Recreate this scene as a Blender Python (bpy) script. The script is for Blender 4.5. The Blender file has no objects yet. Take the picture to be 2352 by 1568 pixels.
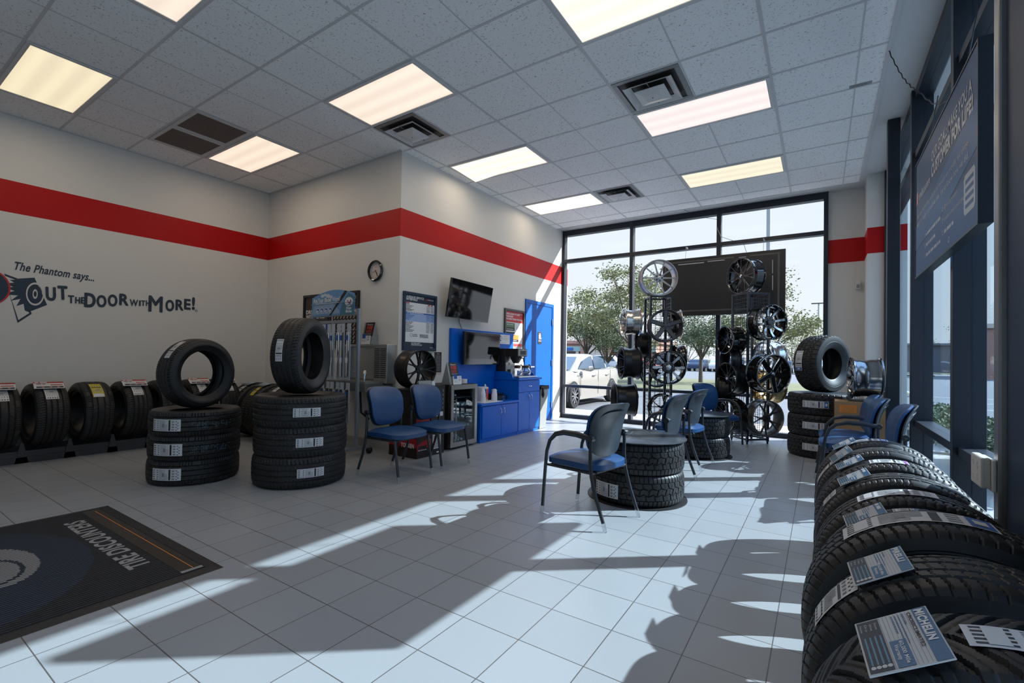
import bpy, math, random
from mathutils import Matrix, Vector
random.seed(7)
SC = bpy.context.scene
COL = SC.collection
PI = math.pi

# ---------------------------------------------------------------- camera
cam_d = bpy.data.cameras.new('camera'); cam = bpy.data.objects.new('camera', cam_d); COL.objects.link(cam)
RX = Vector((0.828998, 0.558999, 0.016783)); UP = Vector((-0.005245, -0.022236, 0.999739)); FW = Vector((-0.559227, 0.828870, 0.015501))
m = Matrix.Identity(4)
for i in range(3):
    m[i][0] = RX[i]; m[i][1] = UP[i]; m[i][2] = -FW[i]
m[0][3], m[1][3], m[2][3] = 0.0, 0.0, 1.1352
cam.matrix_world = m
cam_d.sensor_width = 36.0; cam_d.lens = 36.0*1078.99/2352
cam_d.shift_x = (1176-1156.63)/2352; cam_d.shift_y = (803.80-784)/2352
cam_d.clip_start = 0.05; cam_d.clip_end = 600
SC.camera = cam

# ---------------------------------------------------------------- world, sun, exposure
SC.view_settings.view_transform = 'Standard'
try: SC.view_settings.look = 'None'
except Exception: pass
SC.view_settings.exposure = 0.0; SC.view_settings.gamma = 1.0; SC.view_settings.use_curve_mapping = False
SKY_STRENGTH = 1.0; SUN_STRENGTH = 13.0; LAMP = 1.0; LAMP_W = 6.5
w = bpy.data.worlds.new('sky'); SC.world = w; w.use_nodes = True
nt = w.node_tree; nt.nodes.clear()
o_ = nt.nodes.new('ShaderNodeOutputWorld'); bg = nt.nodes.new('ShaderNodeBackground')
tc = nt.nodes.new('ShaderNodeTexCoord'); sp = nt.nodes.new('ShaderNodeSeparateXYZ'); cr = nt.nodes.new('ShaderNodeValToRGB')
nt.links.new(tc.outputs['Generated'], sp.inputs[0]); nt.links.new(sp.outputs['Z'], cr.inputs[0])
cr.color_ramp.elements[0].position = 0.0; cr.color_ramp.elements[0].color = (0.30, 0.33, 0.36, 1)
cr.color_ramp.elements[1].position = 1.0; cr.color_ramp.elements[1].color = (1.5, 2.2, 3.4, 1)
for p_, c_ in ((0.002, (0.95, 0.98, 1.02, 1)), (0.28, (0.88, 0.95, 1.06, 1)), (0.42, (1.5, 2.0, 2.75, 1))):
    e = cr.color_ramp.elements.new(p_); e.color = c_
bg.inputs['Strength'].default_value = SKY_STRENGTH
nt.links.new(cr.outputs[0], bg.inputs[0]); nt.links.new(bg.outputs[0], o_.inputs[0])
sd = bpy.data.lights.new('sun', 'SUN'); sd.energy = SUN_STRENGTH; sd.angle = math.radians(0.55); sd.color = (1.0, 0.97, 0.93)
sun = bpy.data.objects.new('sun', sd); COL.objects.link(sun)
sun.rotation_euler = Vector((-1, -0.83, -0.894)).to_track_quat('-Z', 'Y').to_euler(); sun.location = (6, 6, 6)

# ---------------------------------------------------------------- materials
MATS = {}
def mat(name, col, rough=0.5, metal=0.0, spec=0.5, emit=None, es=1.0, noise=None, bump=None, coat=0.0):
    if name in MATS: return MATS[name]
    M = bpy.data.materials.new(name); M.use_nodes = True; MATS[name] = M
    b = M.node_tree.nodes['Principled BSDF']; N = M.node_tree.nodes; L = M.node_tree.links
    b.inputs['Base Color'].default_value = (*col, 1); b.inputs['Roughness'].default_value = rough
    b.inputs['Metallic'].default_value = metal; b.inputs['Specular IOR Level'].default_value = spec
    if coat: b.inputs['Coat Weight'].default_value = coat; b.inputs['Coat Roughness'].default_value = 0.08
    if emit: b.inputs['Emission Color'].default_value = (*emit, 1); b.inputs['Emission Strength'].default_value = es
    tx = N.new('ShaderNodeTexCoord')
    ns = N.new('ShaderNodeTexNoise'); ns.inputs['Scale'].default_value = (noise or (20, .06))[0]; ns.inputs['Detail'].default_value = 3
    L.new(tx.outputs['Object'], ns.inputs['Vector'])
    mx = N.new('ShaderNodeMixRGB'); mx.blend_type = 'MULTIPLY'; mx.inputs[0].default_value = (noise or (20, .06))[1]
    mx.inputs[1].default_value = (*col, 1); L.new(ns.outputs['Fac'], mx.inputs[2]); L.new(mx.outputs[0], b.inputs['Base Color'])
    if bump:
        bp = N.new('ShaderNodeBump'); bp.inputs['Strength'].default_value = bump[1]; bp.inputs['Distance'].default_value = 0.002
        n2 = N.new('ShaderNodeTexNoise'); n2.inputs['Scale'].default_value = bump[0]; L.new(tx.outputs['Object'], n2.inputs['Vector'])
        L.new(n2.outputs['Fac'], bp.inputs['Height']); L.new(bp.outputs[0], b.inputs['Normal'])
    return M
def glass(name, tint, refl=0.06, rough=0.0):
    if name in MATS: return MATS[name]
    M = bpy.data.materials.new(name); M.use_nodes = True; MATS[name] = M
    N = M.node_tree.nodes; L = M.node_tree.links; N.clear()
    o = N.new('ShaderNodeOutputMaterial'); t = N.new('ShaderNodeBsdfTransparent'); g = N.new('ShaderNodeBsdfGlossy')
    t.inputs[0].default_value = (*tint, 1); g.inputs['Roughness'].default_value = rough
    lw = N.new('ShaderNodeLayerWeight'); lw.inputs[0].default_value = 0.25
    mr = N.new('ShaderNodeMath'); mr.operation = 'MULTIPLY_ADD'; mr.inputs[1].default_value = refl*2.5; mr.inputs[2].default_value = refl*0.3
    mx = N.new('ShaderNodeMixShader'); L.new(lw.outputs['Facing'], mr.inputs[0])
    L.new(mr.outputs[0], mx.inputs[0]); L.new(t.outputs[0], mx.inputs[1]); L.new(g.outputs[0], mx.inputs[2]); L.new(mx.outputs[0], o.inputs[0])
    return M
def nm(N, op, a=None, b=None, c=None):
    n = N.new('ShaderNodeMath'); n.operation = op
    for k, v in enumerate((a, b, c)):
        if isinstance(v, (int, float)): n.inputs[k].default_value = v
    return n
def floor_mat():
    M = bpy.data.materials.new('floor_tile'); M.use_nodes = True; N = M.node_tree.nodes; L = M.node_tree.links
    b = N['Principled BSDF']; tx = N.new('ShaderNodeTexCoord'); sx = N.new('ShaderNodeSeparateXYZ'); L.new(tx.outputs['Object'], sx.inputs[0])
    outs = []; cells = []
    for ax, o0 in (('X', -1.0022), ('Y', 1.6277)):
        a = nm(N, 'SUBTRACT', None, o0 - 0.2826*60); L.new(sx.outputs[ax], a.inputs[0])
        d = nm(N, 'DIVIDE', None, 0.2826); L.new(a.outputs[0], d.inputs[0])
        f = nm(N, 'FRACT'); L.new(d.outputs[0], f.inputs[0])
        s = nm(N, 'SUBTRACT', None, 0.5); L.new(f.outputs[0], s.inputs[0])
        ab = nm(N, 'ABSOLUTE'); L.new(s.outputs[0], ab.inputs[0])
        g = nm(N, 'GREATER_THAN', None, 0.4925); L.new(ab.outputs[0], g.inputs[0]); outs.append(g)
        fl = nm(N, 'FLOOR'); L.new(d.outputs[0], fl.inputs[0]); cells.append(fl)
    mxg = nm(N, 'MAXIMUM'); L.new(outs[0].outputs[0], mxg.inputs[0]); L.new(outs[1].outputs[0], mxg.inputs[1])
    cb = N.new('ShaderNodeCombineXYZ'); L.new(cells[0].outputs[0], cb.inputs[0]); L.new(cells[1].outputs[0], cb.inputs[1])
    wn = N.new('ShaderNodeTexWhiteNoise'); L.new(cb.outputs[0], wn.inputs['Vector'])
    ns = N.new('ShaderNodeTexNoise'); ns.inputs['Scale'].default_value = 260; ns.inputs['Detail'].default_value = 2; L.new(tx.outputs['Object'], ns.inputs['Vector'])
    n3 = N.new('ShaderNodeTexNoise'); n3.inputs['Scale'].default_value = 2.2; n3.inputs['Detail'].default_value = 4; L.new(tx.outputs['Object'], n3.inputs['Vector'])
    v1 = nm(N, 'MULTIPLY_ADD', None, 0.07, 0.93); L.new(wn.outputs['Value'], v1.inputs[0])
    v2 = nm(N, 'MULTIPLY_ADD', None, 0.16, 0.92); L.new(ns.outputs['Fac'], v2.inputs[0])
    v3 = nm(N, 'MULTIPLY'); L.new(v1.outputs[0], v3.inputs[0]); L.new(v2.outputs[0], v3.inputs[1])
    cm = N.new('ShaderNodeMixRGB'); cm.blend_type = 'MULTIPLY'; cm.inputs[0].default_value = 1; cm.inputs[1].default_value = (0.325, 0.345, 0.365, 1); L.new(v3.outputs[0], cm.inputs[2])
    mx = N.new('ShaderNodeMixRGB'); L.new(mxg.outputs[0], mx.inputs[0]); L.new(cm.outputs[0], mx.inputs[1]); mx.inputs[2].default_value = (0.085, 0.08, 0.078, 1)
    L.new(mx.outputs[0], b.inputs['Base Color'])
    r = nm(N, 'MULTIPLY_ADD', None, 0.16, 0.27); L.new(n3.outputs['Fac'], r.inputs[0]); L.new(r.outputs[0], b.inputs['Roughness'])
    bp = N.new('ShaderNodeBump'); bp.inputs['Strength'].default_value = 0.5; bp.inputs['Distance'].default_value = 0.003; bp.invert = True
    L.new(mxg.outputs[0], bp.inputs['Height']); L.new(bp.outputs[0], b.inputs['Normal']); b.inputs['Specular IOR Level'].default_value = 0.5
    return M
def wall_mat():
    M = bpy.data.materials.new('painted_wall'); M.use_nodes = True; N = M.node_tree.nodes; L = M.node_tree.links
    b = N['Principled BSDF']; tx = N.new('ShaderNodeTexCoord'); sx = N.new('ShaderNodeSeparateXYZ'); L.new(tx.outputs['Object'], sx.inputs[0])
    g = nm(N, 'SUBTRACT', None, 2.735); L.new(sx.outputs['Z'], g.inputs[0]); a = nm(N, 'ABSOLUTE'); L.new(g.outputs[0], a.inputs[0])
    l = nm(N, 'LESS_THAN', None, 0.168); L.new(a.outputs[0], l.inputs[0])
    mx = N.new('ShaderNodeMixRGB'); L.new(l.outputs[0], mx.inputs[0]); mx.inputs[1].default_value = (0.64, 0.625, 0.59, 1); mx.inputs[2].default_value = (0.42, 0.003, 0.004, 1)
    L.new(mx.outputs[0], b.inputs['Base Color']); b.inputs['Roughness'].default_value = 0.45; b.inputs['Specular IOR Level'].default_value = 0.22
    ns = N.new('ShaderNodeTexNoise'); ns.inputs['Scale'].default_value = 180; L.new(tx.outputs['Object'], ns.inputs['Vector'])
    bp = N.new('ShaderNodeBump'); bp.inputs['Strength'].default_value = 0.08; bp.inputs['Distance'].default_value = 0.002; L.new(ns.outputs['Fac'], bp.inputs['Height']); L.new(bp.outputs[0], b.inputs['Normal'])
    return M
def ceil_mat():
    M = bpy.data.materials.new('acoustic_tile'); M.use_nodes = True; N = M.node_tree.nodes; L = M.node_tree.links
    b = N['Principled BSDF']; tx = N.new('ShaderNodeTexCoord'); ns = N.new('ShaderNodeTexNoise'); ns.inputs['Scale'].default_value = 55; ns.inputs['Detail'].default_value = 6
    ns.inputs['Roughness'].default_value = 0.75; L.new(tx.outputs['Object'], ns.inputs['Vector'])
    cr = N.new('ShaderNodeValToRGB'); L.new(ns.outputs['Fac'], cr.inputs[0]); cr.color_ramp.elements[0].position = 0.36; cr.color_ramp.elements[0].color = (0.30, 0.27, 0.24, 1)
    cr.color_ramp.elements[1].position = 0.42; cr.color_ramp.elements[1].color = (0.88, 0.88, 0.87, 1); L.new(cr.outputs[0], b.inputs['Base Color']); b.inputs['Roughness'].default_value = 0.9
    bp = N.new('ShaderNodeBump'); bp.inputs['Strength'].default_value = 0.6; bp.inputs['Distance'].default_value = 0.004; L.new(ns.outputs['Fac'], bp.inputs['Height']); L.new(bp.outputs[0], b.inputs['Normal'])
    return M
def leaf_mat(name, c1, c2):
    M = bpy.data.materials.new(name); M.use_nodes = True; N = M.node_tree.nodes; L = M.node_tree.links; b = N['Principled BSDF']; MATS[name] = M
    tx = N.new('ShaderNodeTexCoord'); ns = N.new('ShaderNodeTexNoise'); ns.inputs['Scale'].default_value = 3; L.new(tx.outputs['Object'], ns.inputs['Vector'])
    mx = N.new('ShaderNodeMixRGB'); L.new(ns.outputs['Fac'], mx.inputs[0]); mx.inputs[1].default_value = (*c1, 1); mx.inputs[2].default_value = (*c2, 1)
    L.new(mx.outputs[0], b.inputs['Base Color']); b.inputs['Roughness'].default_value = 0.7; b.inputs['Specular IOR Level'].default_value = 0.2
    return M
FLOOR, WALL, CEIL = floor_mat(), wall_mat(), ceil_mat()
rubber = mat('rubber', (0.014, 0.0145, 0.016), 0.52, spec=0.45, noise=(60, .25))
rubber_old = mat('rubber_side', (0.012, 0.0125, 0.014), 0.42, spec=0.45)
black = mat('black_paint', (0.008, 0.008, 0.009), 0.25)
blackm = mat('black_matte', (0.012, 0.012, 0.013), 0.55)
gloss = mat('gloss_black', (0.004, 0.0045, 0.005), 0.12, metal=0.0, spec=0.6, coat=0.6)
satin = mat('satin_black', (0.012, 0.0125, 0.014), 0.32, metal=0.4)
gun = mat('gunmetal', (0.085, 0.085, 0.09), 0.36, metal=0.7)
silver = mat('silver_paint', (0.42, 0.41, 0.41), 0.36, metal=0.8)
chrome = mat('chrome', (0.62, 0.63, 0.65), 0.17, metal=1.0)
polish = mat('polished_alloy', (0.55, 0.53, 0.49), 0.22, metal=1.0)
gold = mat('gold_alloy', (0.42, 0.30, 0.12), 0.25, metal=0.9)
bronze = mat('bronze_alloy', (0.42, 0.38, 0.34), 0.25, metal=0.9)
dchrome = mat('dark_chrome', (0.34, 0.34, 0.35), 0.16, metal=1.0)
sgrey = mat('silver_grey', (0.20, 0.195, 0.19), 0.34, metal=0.8)
mach = mat('machined_face', (0.62, 0.63, 0.65), 0.28, metal=0.85)
machg = mat('machined_grey', (0.10, 0.105, 0.115), 0.4, metal=0.5)
navy = mat('navy_frame', (0.032, 0.050, 0.088), 0.5, spec=.15)
alu = mat('dark_bronze_frame', (0.014, 0.020, 0.030), 0.4, spec=.4)
blue = mat('blue_laminate', (0.002, 0.125, 0.60), 0.35, spec=.25, noise=(6, .12))
dblue = mat('blue_door', (0.002, 0.11, 0.50), 0.4, spec=.3, noise=(4, .25))
vinyl = mat('blue_vinyl', (0.005, 0.050, 0.155), 0.40, bump=(400, .25))
shell = mat('grey_shell', (0.026, 0.036, 0.047), 0.38, bump=(500, .15))
tubep = mat('dark_tube', (0.022, 0.026, 0.032), 0.35)
clear = glass('clear_plastic', (0.9, 0.93, 0.95), 0.25)
white = mat('white_paper', (0.72, 0.73, 0.74), 0.55)
labelw = mat('label_white', (0.60, 0.61, 0.62), 0.55)
labelg = mat('label_grey', (0.22, 0.225, 0.24), 0.6)
ink = mat('print_black', (0.012, 0.012, 0.014), 0.5)
inkn = mat('print_navy', (0.012, 0.022, 0.045), 0.5)
pblue = mat('print_blue', (0.01, 0.09, 0.36), 0.5)
pteal = mat('print_teal', (0.01, 0.10, 0.22), 0.4)
plblue = mat('print_light_blue', (0.30, 0.42, 0.68), 0.5)
pred = mat('print_red', (0.50, 0.02, 0.02), 0.5)
porange = mat('print_orange', (0.75, 0.22, 0.02), 0.5)
pgreen = mat('print_green', (0.10, 0.17, 0.09), 0.5)
pyellow = mat('print_yellow', (0.55, 0.45, 0.03), 0.5)
pgrey = mat('print_grey', (0.35, 0.36, 0.38), 0.5)
ppurple = mat('print_purple', (0.28, 0.06, 0.30), 0.5)
steel = mat('brushed_steel', (0.52, 0.51, 0.49), 0.3, metal=0.95)
steeld = mat('steel_grey', (0.24, 0.25, 0.26), 0.4, metal=0.7)
galv = mat('galvanised', (0.26, 0.30, 0.34), 0.4, metal=0.4)
plwhite = mat('white_plastic', (0.66, 0.655, 0.63), 0.4)
plgrey = mat('grey_plastic', (0.26, 0.28, 0.28), 0.5)
card = mat('cardboard', (0.36, 0.21, 0.10), 0.75, noise=(30, .2))
screen = mat('tv_screen', (0.004, 0.004, 0.005), 0.06, spec=0.6)
trim_w = mat('ceiling_trim', (0.58, 0.58, 0.58), 0.5)
paint_w = mat('painted_metal', (0.62, 0.62, 0.61), 0.45)
basem = mat('baseboard_tile', (0.40, 0.385, 0.36), 0.45)
asphalt = mat('asphalt', (0.13, 0.135, 0.145), 0.85, noise=(3, .3))
concrete = mat('concrete', (0.46, 0.44, 0.41), 0.8, noise=(4, .2))
grass = mat('grass', (0.17, 0.175, 0.085), 0.9, noise=(1.5, .6))
mulch = mat('mulch', (0.05, 0.04, 0.035), 0.95, noise=(25, .8))
bark = mat('bark', (0.12, 0.10, 0.085), 0.9, noise=(12, .5))
brick = mat('brick', (0.40, 0.20, 0.15), 0.8, noise=(8, .25))
stone = mat('pale_stone', (0.55, 0.45, 0.38), 0.8)
leafA = leaf_mat('leaf_green', (0.13, 0.16, 0.08), (0.26, 0.24, 0.11)); leafB = leaf_mat('leaf_dark', (0.09, 0.12, 0.075), (0.17, 0.19, 0.11))
carw = mat('pearl_paint', (0.27, 0.25, 0.22), 0.3, coat=0.3)
carglass = mat('car_glass', (0.05, 0.08, 0.12), 0.06, spec=0.9)
GBACK = glass('window_glass', (0.97, 0.985, 0.99), 0.008); GRIGHT = glass('tinted_glass', (0.80, 0.90, 0.97), 0.10)
gclear = glass('carafe_glass', (0.92, 0.94, 0.95), 0.35)

# ---------------------------------------------------------------- mesh builder
def frame(o, x, y):
    x = Vector(x).normalized(); y = Vector(y); y = (y - x*y.dot(x)).normalized(); z = x.cross(y); M = Matrix.Identity(4)
    for i in range(3): M[i][0], M[i][1], M[i][2], M[i][3] = x[i], y[i], z[i], o[i]
    return M
TXT = {}
def text_geo(s, bold, shear):
    k = (s, bold, shear)
    if k not in TXT:
        c = bpy.data.curves.new('t', 'FONT'); c.body = s; c.size = 1.0; c.offset = bold; c.shear = shear; c.resolution_u = 4; c.space_character = 1.0 + bold*2.0
        ob = bpy.data.objects.new('t', c); me = ob.to_mesh()
        vs = [tuple(v.co) for v in me.vertices]; fs = [tuple(p.vertices) for p in me.polygons]
        ob.to_mesh_clear(); bpy.data.objects.remove(ob); bpy.data.curves.remove(c); TXT[k] = (vs, fs)
    return TXT[k]
class MB:
    def __init__(s): s.v = []; s.f = []; s.m = []; s.mats = []
    def mi(s, m):
        if m not in s.mats: s.mats.append(m)
        return s.mats.index(m)
    def add(s, vs, fs, m, M=None):
        o = len(s.v); k = s.mi(m)
        s.v += [tuple(M @ Vector(v)) for v in vs] if M is not None else [tuple(v) for v in vs]
        for f in fs: s.f.append(tuple(i+o for i in f)); s.m.append(k)
        return s
    def box(s, x0, x1, y0, y1, z0, z1, m, M=None):
        vs = [(x, y, z) for x in (x0, x1) for y in (y0, y1) for z in (z0, z1)]
        return s.add(vs, [(0, 1, 3, 2), (4, 6, 7, 5), (0, 4, 5, 1), (2, 3, 7, 6), (0, 2, 6, 4), (1, 5, 7, 3)], m, M)
    def rect(s, x0, x1, y0, y1, m, M=None, z=0.0):
        return s.add([(x0, y0, z), (x1, y0, z), (x1, y1, z), (x0, y1, z)], [(0, 1, 2, 3)], m, M)
    def poly(s, pts, z0, z1, m, M=None):
        n = len(pts); vs = [(p[0], p[1], z0) for p in pts] + [(p[0], p[1], z1) for p in pts]
        fs = [tuple(range(n-1, -1, -1)), tuple(range(n, 2*n))] + [(i, (i+1) % n, n+(i+1) % n, n+i) for i in range(n)]
        return s.add(vs, fs, m, M)
    def flat(s, pts, m, M=None, z=0.0): return s.add([(p[0], p[1], z) for p in pts], [tuple(range(len(pts)))], m, M)
    def disc(s, cx, cy, rx, ry, m, M=None, z=0.0, n=28):
        return s.flat([(cx+rx*math.cos(2*PI*i/n), cy+ry*math.sin(2*PI*i/n)) for i in range(n)], m, M, z)
    def ring(s, cx, cy, r0, r1, m, M=None, z=0.0, n=36, k=1.0):
        vs = []; fs = []
        for i in range(n):
            a = 2*PI*i/n; vs += [(cx+r0*math.cos(a), cy+r0*k*math.sin(a), z), (cx+r1*math.cos(a), cy+r1*k*math.sin(a), z)]
            j = (i+1) % n; fs.append((2*i, 2*i+1, 2*j+1, 2*j))
        return s.add(vs, fs, m, M)
    def tube(s, pts, r, m, n=8, M=None, closed=False):
        pts = [Vector(p) for p in pts]; N = len(pts); rs = r if isinstance(r, (list, tuple)) else [r]*N
        vs = []; fs = []; prev = None
        for i, p in enumerate(pts):
            a = pts[(i-1) % N] if (closed or i > 0) else p; b = pts[(i+1) % N] if (closed or i < N-1) else p
            t = (b-a).normalized()
            if prev is None: u = t.orthogonal().normalized()
            else: u = (prev - t*prev.dot(t)); u = u.normalized() if u.length > 1e-6 else t.orthogonal().normalized()
            prev = u; w_ = t.cross(u)
            for k in range(n):
                c = 2*PI*k/n; vs.append(p + u*math.cos(c)*rs[i] + w_*math.sin(c)*rs[i])
        for i in range(N if closed else N-1):
            j = (i+1) % N
            for k in range(n): l = (k+1) % n; fs.append((i*n+k, i*n+l, j*n+l, j*n+k))
        if not closed: fs += [tuple(range(n-1, -1, -1)), tuple(range((N-1)*n, N*n))]
        return s.add(vs, fs, m, M)
    def cyl(s, p0, p1, r, m, n=16, M=None, r1=None): return s.tube([p0, p1], [r, r1 if r1 is not None else r], m, n, M)
    def lathe(s, prof, m, n=32, M=None, closed=False, a0=0.0, a1=2*PI):
        full = abs(a1-a0-2*PI) < 1e-6; K = len(prof); vs = []; fs = []; cnt = n if full else n+1
        for i in range(cnt):
            a = a0+(a1-a0)*i/n; c, d = math.cos(a), math.sin(a)
            vs += [(r*c, r*d, z) for r, z in prof]
        for i in range(n):
            j = (i+1) % cnt if full else i+1
            for k in range(K if closed else K-1):
                l = (k+1) % K; fs.append((i*K+k, j*K+k, j*K+l, i*K+l))
        return s.add(vs, fs, m, M)
    def text(s, t, h, m, M=None, x=0.0, y=0.0, z=0.0, w=None, bold=0.0, shear=0.0, align='L'):
        vs, fs = text_geo(t, bold, shear)
        if not vs: return s
        x0 = min(v[0] for v in vs); x1 = max(v[0] for v in vs); y1 = 0.70
        sy = h/y1; sx = sy if w is None else w/max(1e-6, (x1-x0)); ww = (x1-x0)*sx
        off = {'L': 0, 'C': -ww/2, 'R': -ww}[align]
        return s.add([((v[0]-x0)*sx+off+x, v[1]*sy+y, z) for v in vs], fs, m, M)
    def lines(s, x0, x1, y, h, m, M=None, z=0.001, seed=0):
        r = random.Random(seed+int(y*9999)); x = x0
        while x < x1-h*0.5:
            l = min(x1-x, h*r.uniform(1.5, 5)); s.rect(x, x+l, y, y+h, m, M, z); x += l+h*0.7
        return s
    def mesh(s, name, smooth=True, ang=32):
        me = bpy.data.meshes.new(name); me.from_pydata(s.v, [], s.f)
        for m_ in s.mats: me.materials.append(m_)
        me.polygons.foreach_set('material_index', s.m)
        if smooth:
            me.polygons.foreach_set('use_smooth', [True]*len(s.f))
            try: me.set_sharp_from_angle(angle=math.radians(ang))
            except Exception: pass
        me.update(); return me
    def obj(s, name, parent=None, M=None, bevel=0.0, smooth=True, ang=32):
        o = bpy.data.objects.new(name, s.mesh(name, smooth, ang)); COL.objects.link(o)
        if parent is not None: o.parent = parent
        if M is not None: o.matrix_basis = M
        if bevel:
            b = o.modifiers.new('bevel', 'BEVEL'); b.width = bevel; b.segments = 2; b.limit_method = 'ANGLE'; b.angle_limit = math.radians(40)
        return o
def tag(o, label, cat, group=None, kind=None):
    o['label'] = label; o['category'] = cat
    if group: o['group'] = group
    if kind: o['kind'] = kind
    return o
def thing(name, label, cat, loc=(0, 0, 0), rz=0.0, group=None, M=None):
    o = bpy.data.objects.new(name, None); COL.objects.link(o); o.empty_display_size = 0.05
    if M is not None: o.matrix_basis = M
    else: o.location = loc; o.rotation_euler = (0, 0, rz)
    return tag(o, label, cat, group)
def struct(o): o['kind'] = 'structure'; return o
def bake(o, M): o.matrix_basis = M
def link_copy(root, M, label, group=None):
    r = root.copy(); COL.objects.link(r); r.matrix_basis = M; r['label'] = label
    if group: r['group'] = group
    for ch in list(root.children):
        c = ch.copy(); COL.objects.link(c); c.parent = r
        for g in list(ch.children):
            d = g.copy(); COL.objects.link(d); d.parent = c
    return r
T = Matrix.Translation
def Rz(a): return Matrix.Rotation(a, 4, 'Z')
def Rx(a): return Matrix.Rotation(a, 4, 'X')
def Ry(a): return Matrix.Rotation(a, 4, 'Y')
def S(x, y, z): return Matrix.Diagonal((x, y, z, 1))

# ================================================================ SETTING
XL, XB, YA, YB, XR, ZC = -7.05, -4.165, 3.93, 8.22, 0.73, 3.6
def sbox(name, x0, x1, y0, y1, z0, z1, m):
    return struct(MB().box(x0, x1, y0, y1, z0, z1, m).obj(name, smooth=False))
sbox('floor', -7.2, 0.86, -3.7, 8.34, -0.12, 0.0, FLOOR)
# ceiling: slab, tiled field, tee grid
mb = MB(); mb.box(-7.25, 0.95, -3.75, 8.42, 3.601, 3.85, paint_w)
mb.box(-7.05, 0.43, -3.6, 7.93, 3.594, 3.6005, CEIL)
gx = lambda I: -1.5848+0.6096*I
gy = lambda J: 3.35+0.6096*J
for I in range(-9, 4):
    w2 = 0.012 if I % 2 == 0 else 0.006
    zt = 3.590 if I % 2 == 0 else 3.5925
    mb.box(gx(I)-w2, gx(I)+w2, -3.6, 7.93, zt, 3.5942, trim_w)
for J in range(-11, 8): mb.box(-7.05, 0.43, gy(J)-0.010, gy(J)+0.010, 3.5905, 3.5943, trim_w)
mb.box(0.42, 0.45, -3.6, 7.95, 3.585, 3.601, trim_w); mb.box(-4.165, 0.45, 7.92, 7.945, 3.585, 3.601, trim_w)
mb.box(-7.05, -7.03, -3.6, 3.93, 3.585, 3.6, trim_w); mb.box(-7.05, -4.165, 3.91, 3.93, 3.585, 3.6, trim_w)
struct(mb.obj('ceiling', smooth=False))
sbox('wall_left', -7.2, XL, -3.7, 4.1, 0, 3.62, WALL)
sbox('wall_alcove', XL, XB-0.15, YA, YA+0.15, 0, 3.62, WALL)
sbox('wall_lounge', XB-0.15, XB, YA, 8.4, 0, 3.62, WALL)
sbox('wall_back', 0.085, 0.5, YB, YB+0.18, 0, 3.62, WALL)
sbox('wall_corner', 0.5, 0.9, 7.7, YB+0.18, 0, 3.62, WALL)
sbox('wall_front', -7.2, 0.9, -3.75, -3.6, 0, 3.62, WALL)
sbox('wall_right', 0.73, 0.9, -3.6, -3.3, 0, 3.62, WALL)
mb = MB(); ys3 = [-3.28, -1.85, -.42, .98]  # unseen glazing, added to let more sky light into the room
for y in ys3: mb.box(0.69, 0.82, y-.035, y+.035, 0, 3.6, alu)
for a, b in zip(ys3, ys3[1:]):
    for za, zb in ((0, 0.08), (2.98, 3.04), (3.52, 3.6)): mb.box(0.693, 0.82, a+.035, b-.035, za, zb, alu)
wz = struct(mb.obj('fill_window', smooth=False))
for a, b in zip(ys3, ys3[1:]): MB().box(0.752, 0.758, a+.035, b-.035, .08, 3.52, GRIGHT).obj('glass_pane', wz, smooth=False)
for nme, a in (('baseboard_lounge', (XB, XB+0.012, 7.81, YB-0.06, 0, 0.10)), ('baseboard_alcove', (XL, XB, YA-0.012, YA, 0, 0.10)),
               ('baseboard_left', (XL, XL+0.012, -3.6, YA-0.012, 0, 0.10)), ('baseboard_entry', (XB, XB+0.012, YA-0.012, 6.78, 0, 0.10))):
    sbox(nme, *a, basem)
# added beam on arms blocking high sun at the right-hand glazing, plus roof edge
mb = MB(); mb.box(2.33, 2.45, -6.5, 9.9, 4.58, 5.12, alu)
for y in (-6.2, -2.2, 1.9, 5.9, 9.6): mb.box(.9, 2.33, y-.04, y+.04, 4.86, 4.94, alu)
mb.box(.86, .95, -6.5, 9.9, 3.62, 5.0, paint_w); struct(mb.obj('sun_block_trim', smooth=False))
# back window
def bars(mb, L, m):
    for a in L: mb.box(*a, m)
mb = MB(); D0, D1 = YB-0.06, YB+0.06
L_ = [(-4.165, -4.115, D0, D1, 0, 3.6), (0.03, 0.085, D0, D1, 0, 3.6), (-2.83, -2.77, D0, D1, 0, 3.6), (-1.40, -1.335, D0, D1, 0, 3.6)]
for xa, xb in ((-4.115, -2.83), (-2.77, -1.40), (-1.335, 0.03)):
    for za, zb in ((0, 0.07), (0.585, 0.635), (2.985, 3.045), (3.50, 3.6)): L_.append((xa, xb, D0, D1, za, zb))
bars(mb, L_, alu); wb = struct(mb.obj('window_1', bevel=0.003, smooth=False))
for xa, xb in ((-4.115, -2.83), (-2.77, -1.40), (-1.335, 0.03)):
    for za, zb in ((0.07, 0.585), (0.635, 2.985), (3.045, 3.50)):
        MB().box(xa, xb, YB+0.005, YB+0.011, za, zb, GBACK).obj('glass_pane', wb, smooth=False)
# right window wall
mb = MB(); X0, X1 = 0.69, 0.82
ys = [2.54, 3.95, 5.55, 7.66]; L_ = []
for i, y in enumerate(ys): L_.append((X0-0.02, X1, y-0.035, y+0.035, 0, 3.6))
for a, b in zip(ys, ys[1:]):
    for za, zb in ((0, 0.08), (0.585, 0.64), (2.98, 3.04), (3.52, 3.6)): L_.append((X0+0.003, X1, a+0.035, b-0.035, za, zb))
bars(mb, L_, alu); wr = struct(mb.obj('window_2', bevel=0.003, smooth=False))
for a, b in zip(ys, ys[1:]):
    for za, zb in ((0.08, 0.585), (0.64, 2.98), (3.04, 3.52)):
        MB().box(0.752, 0.758, a+0.035, b-0.035, za, zb, GRIGHT).obj('glass_pane', wr, smooth=False)
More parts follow.
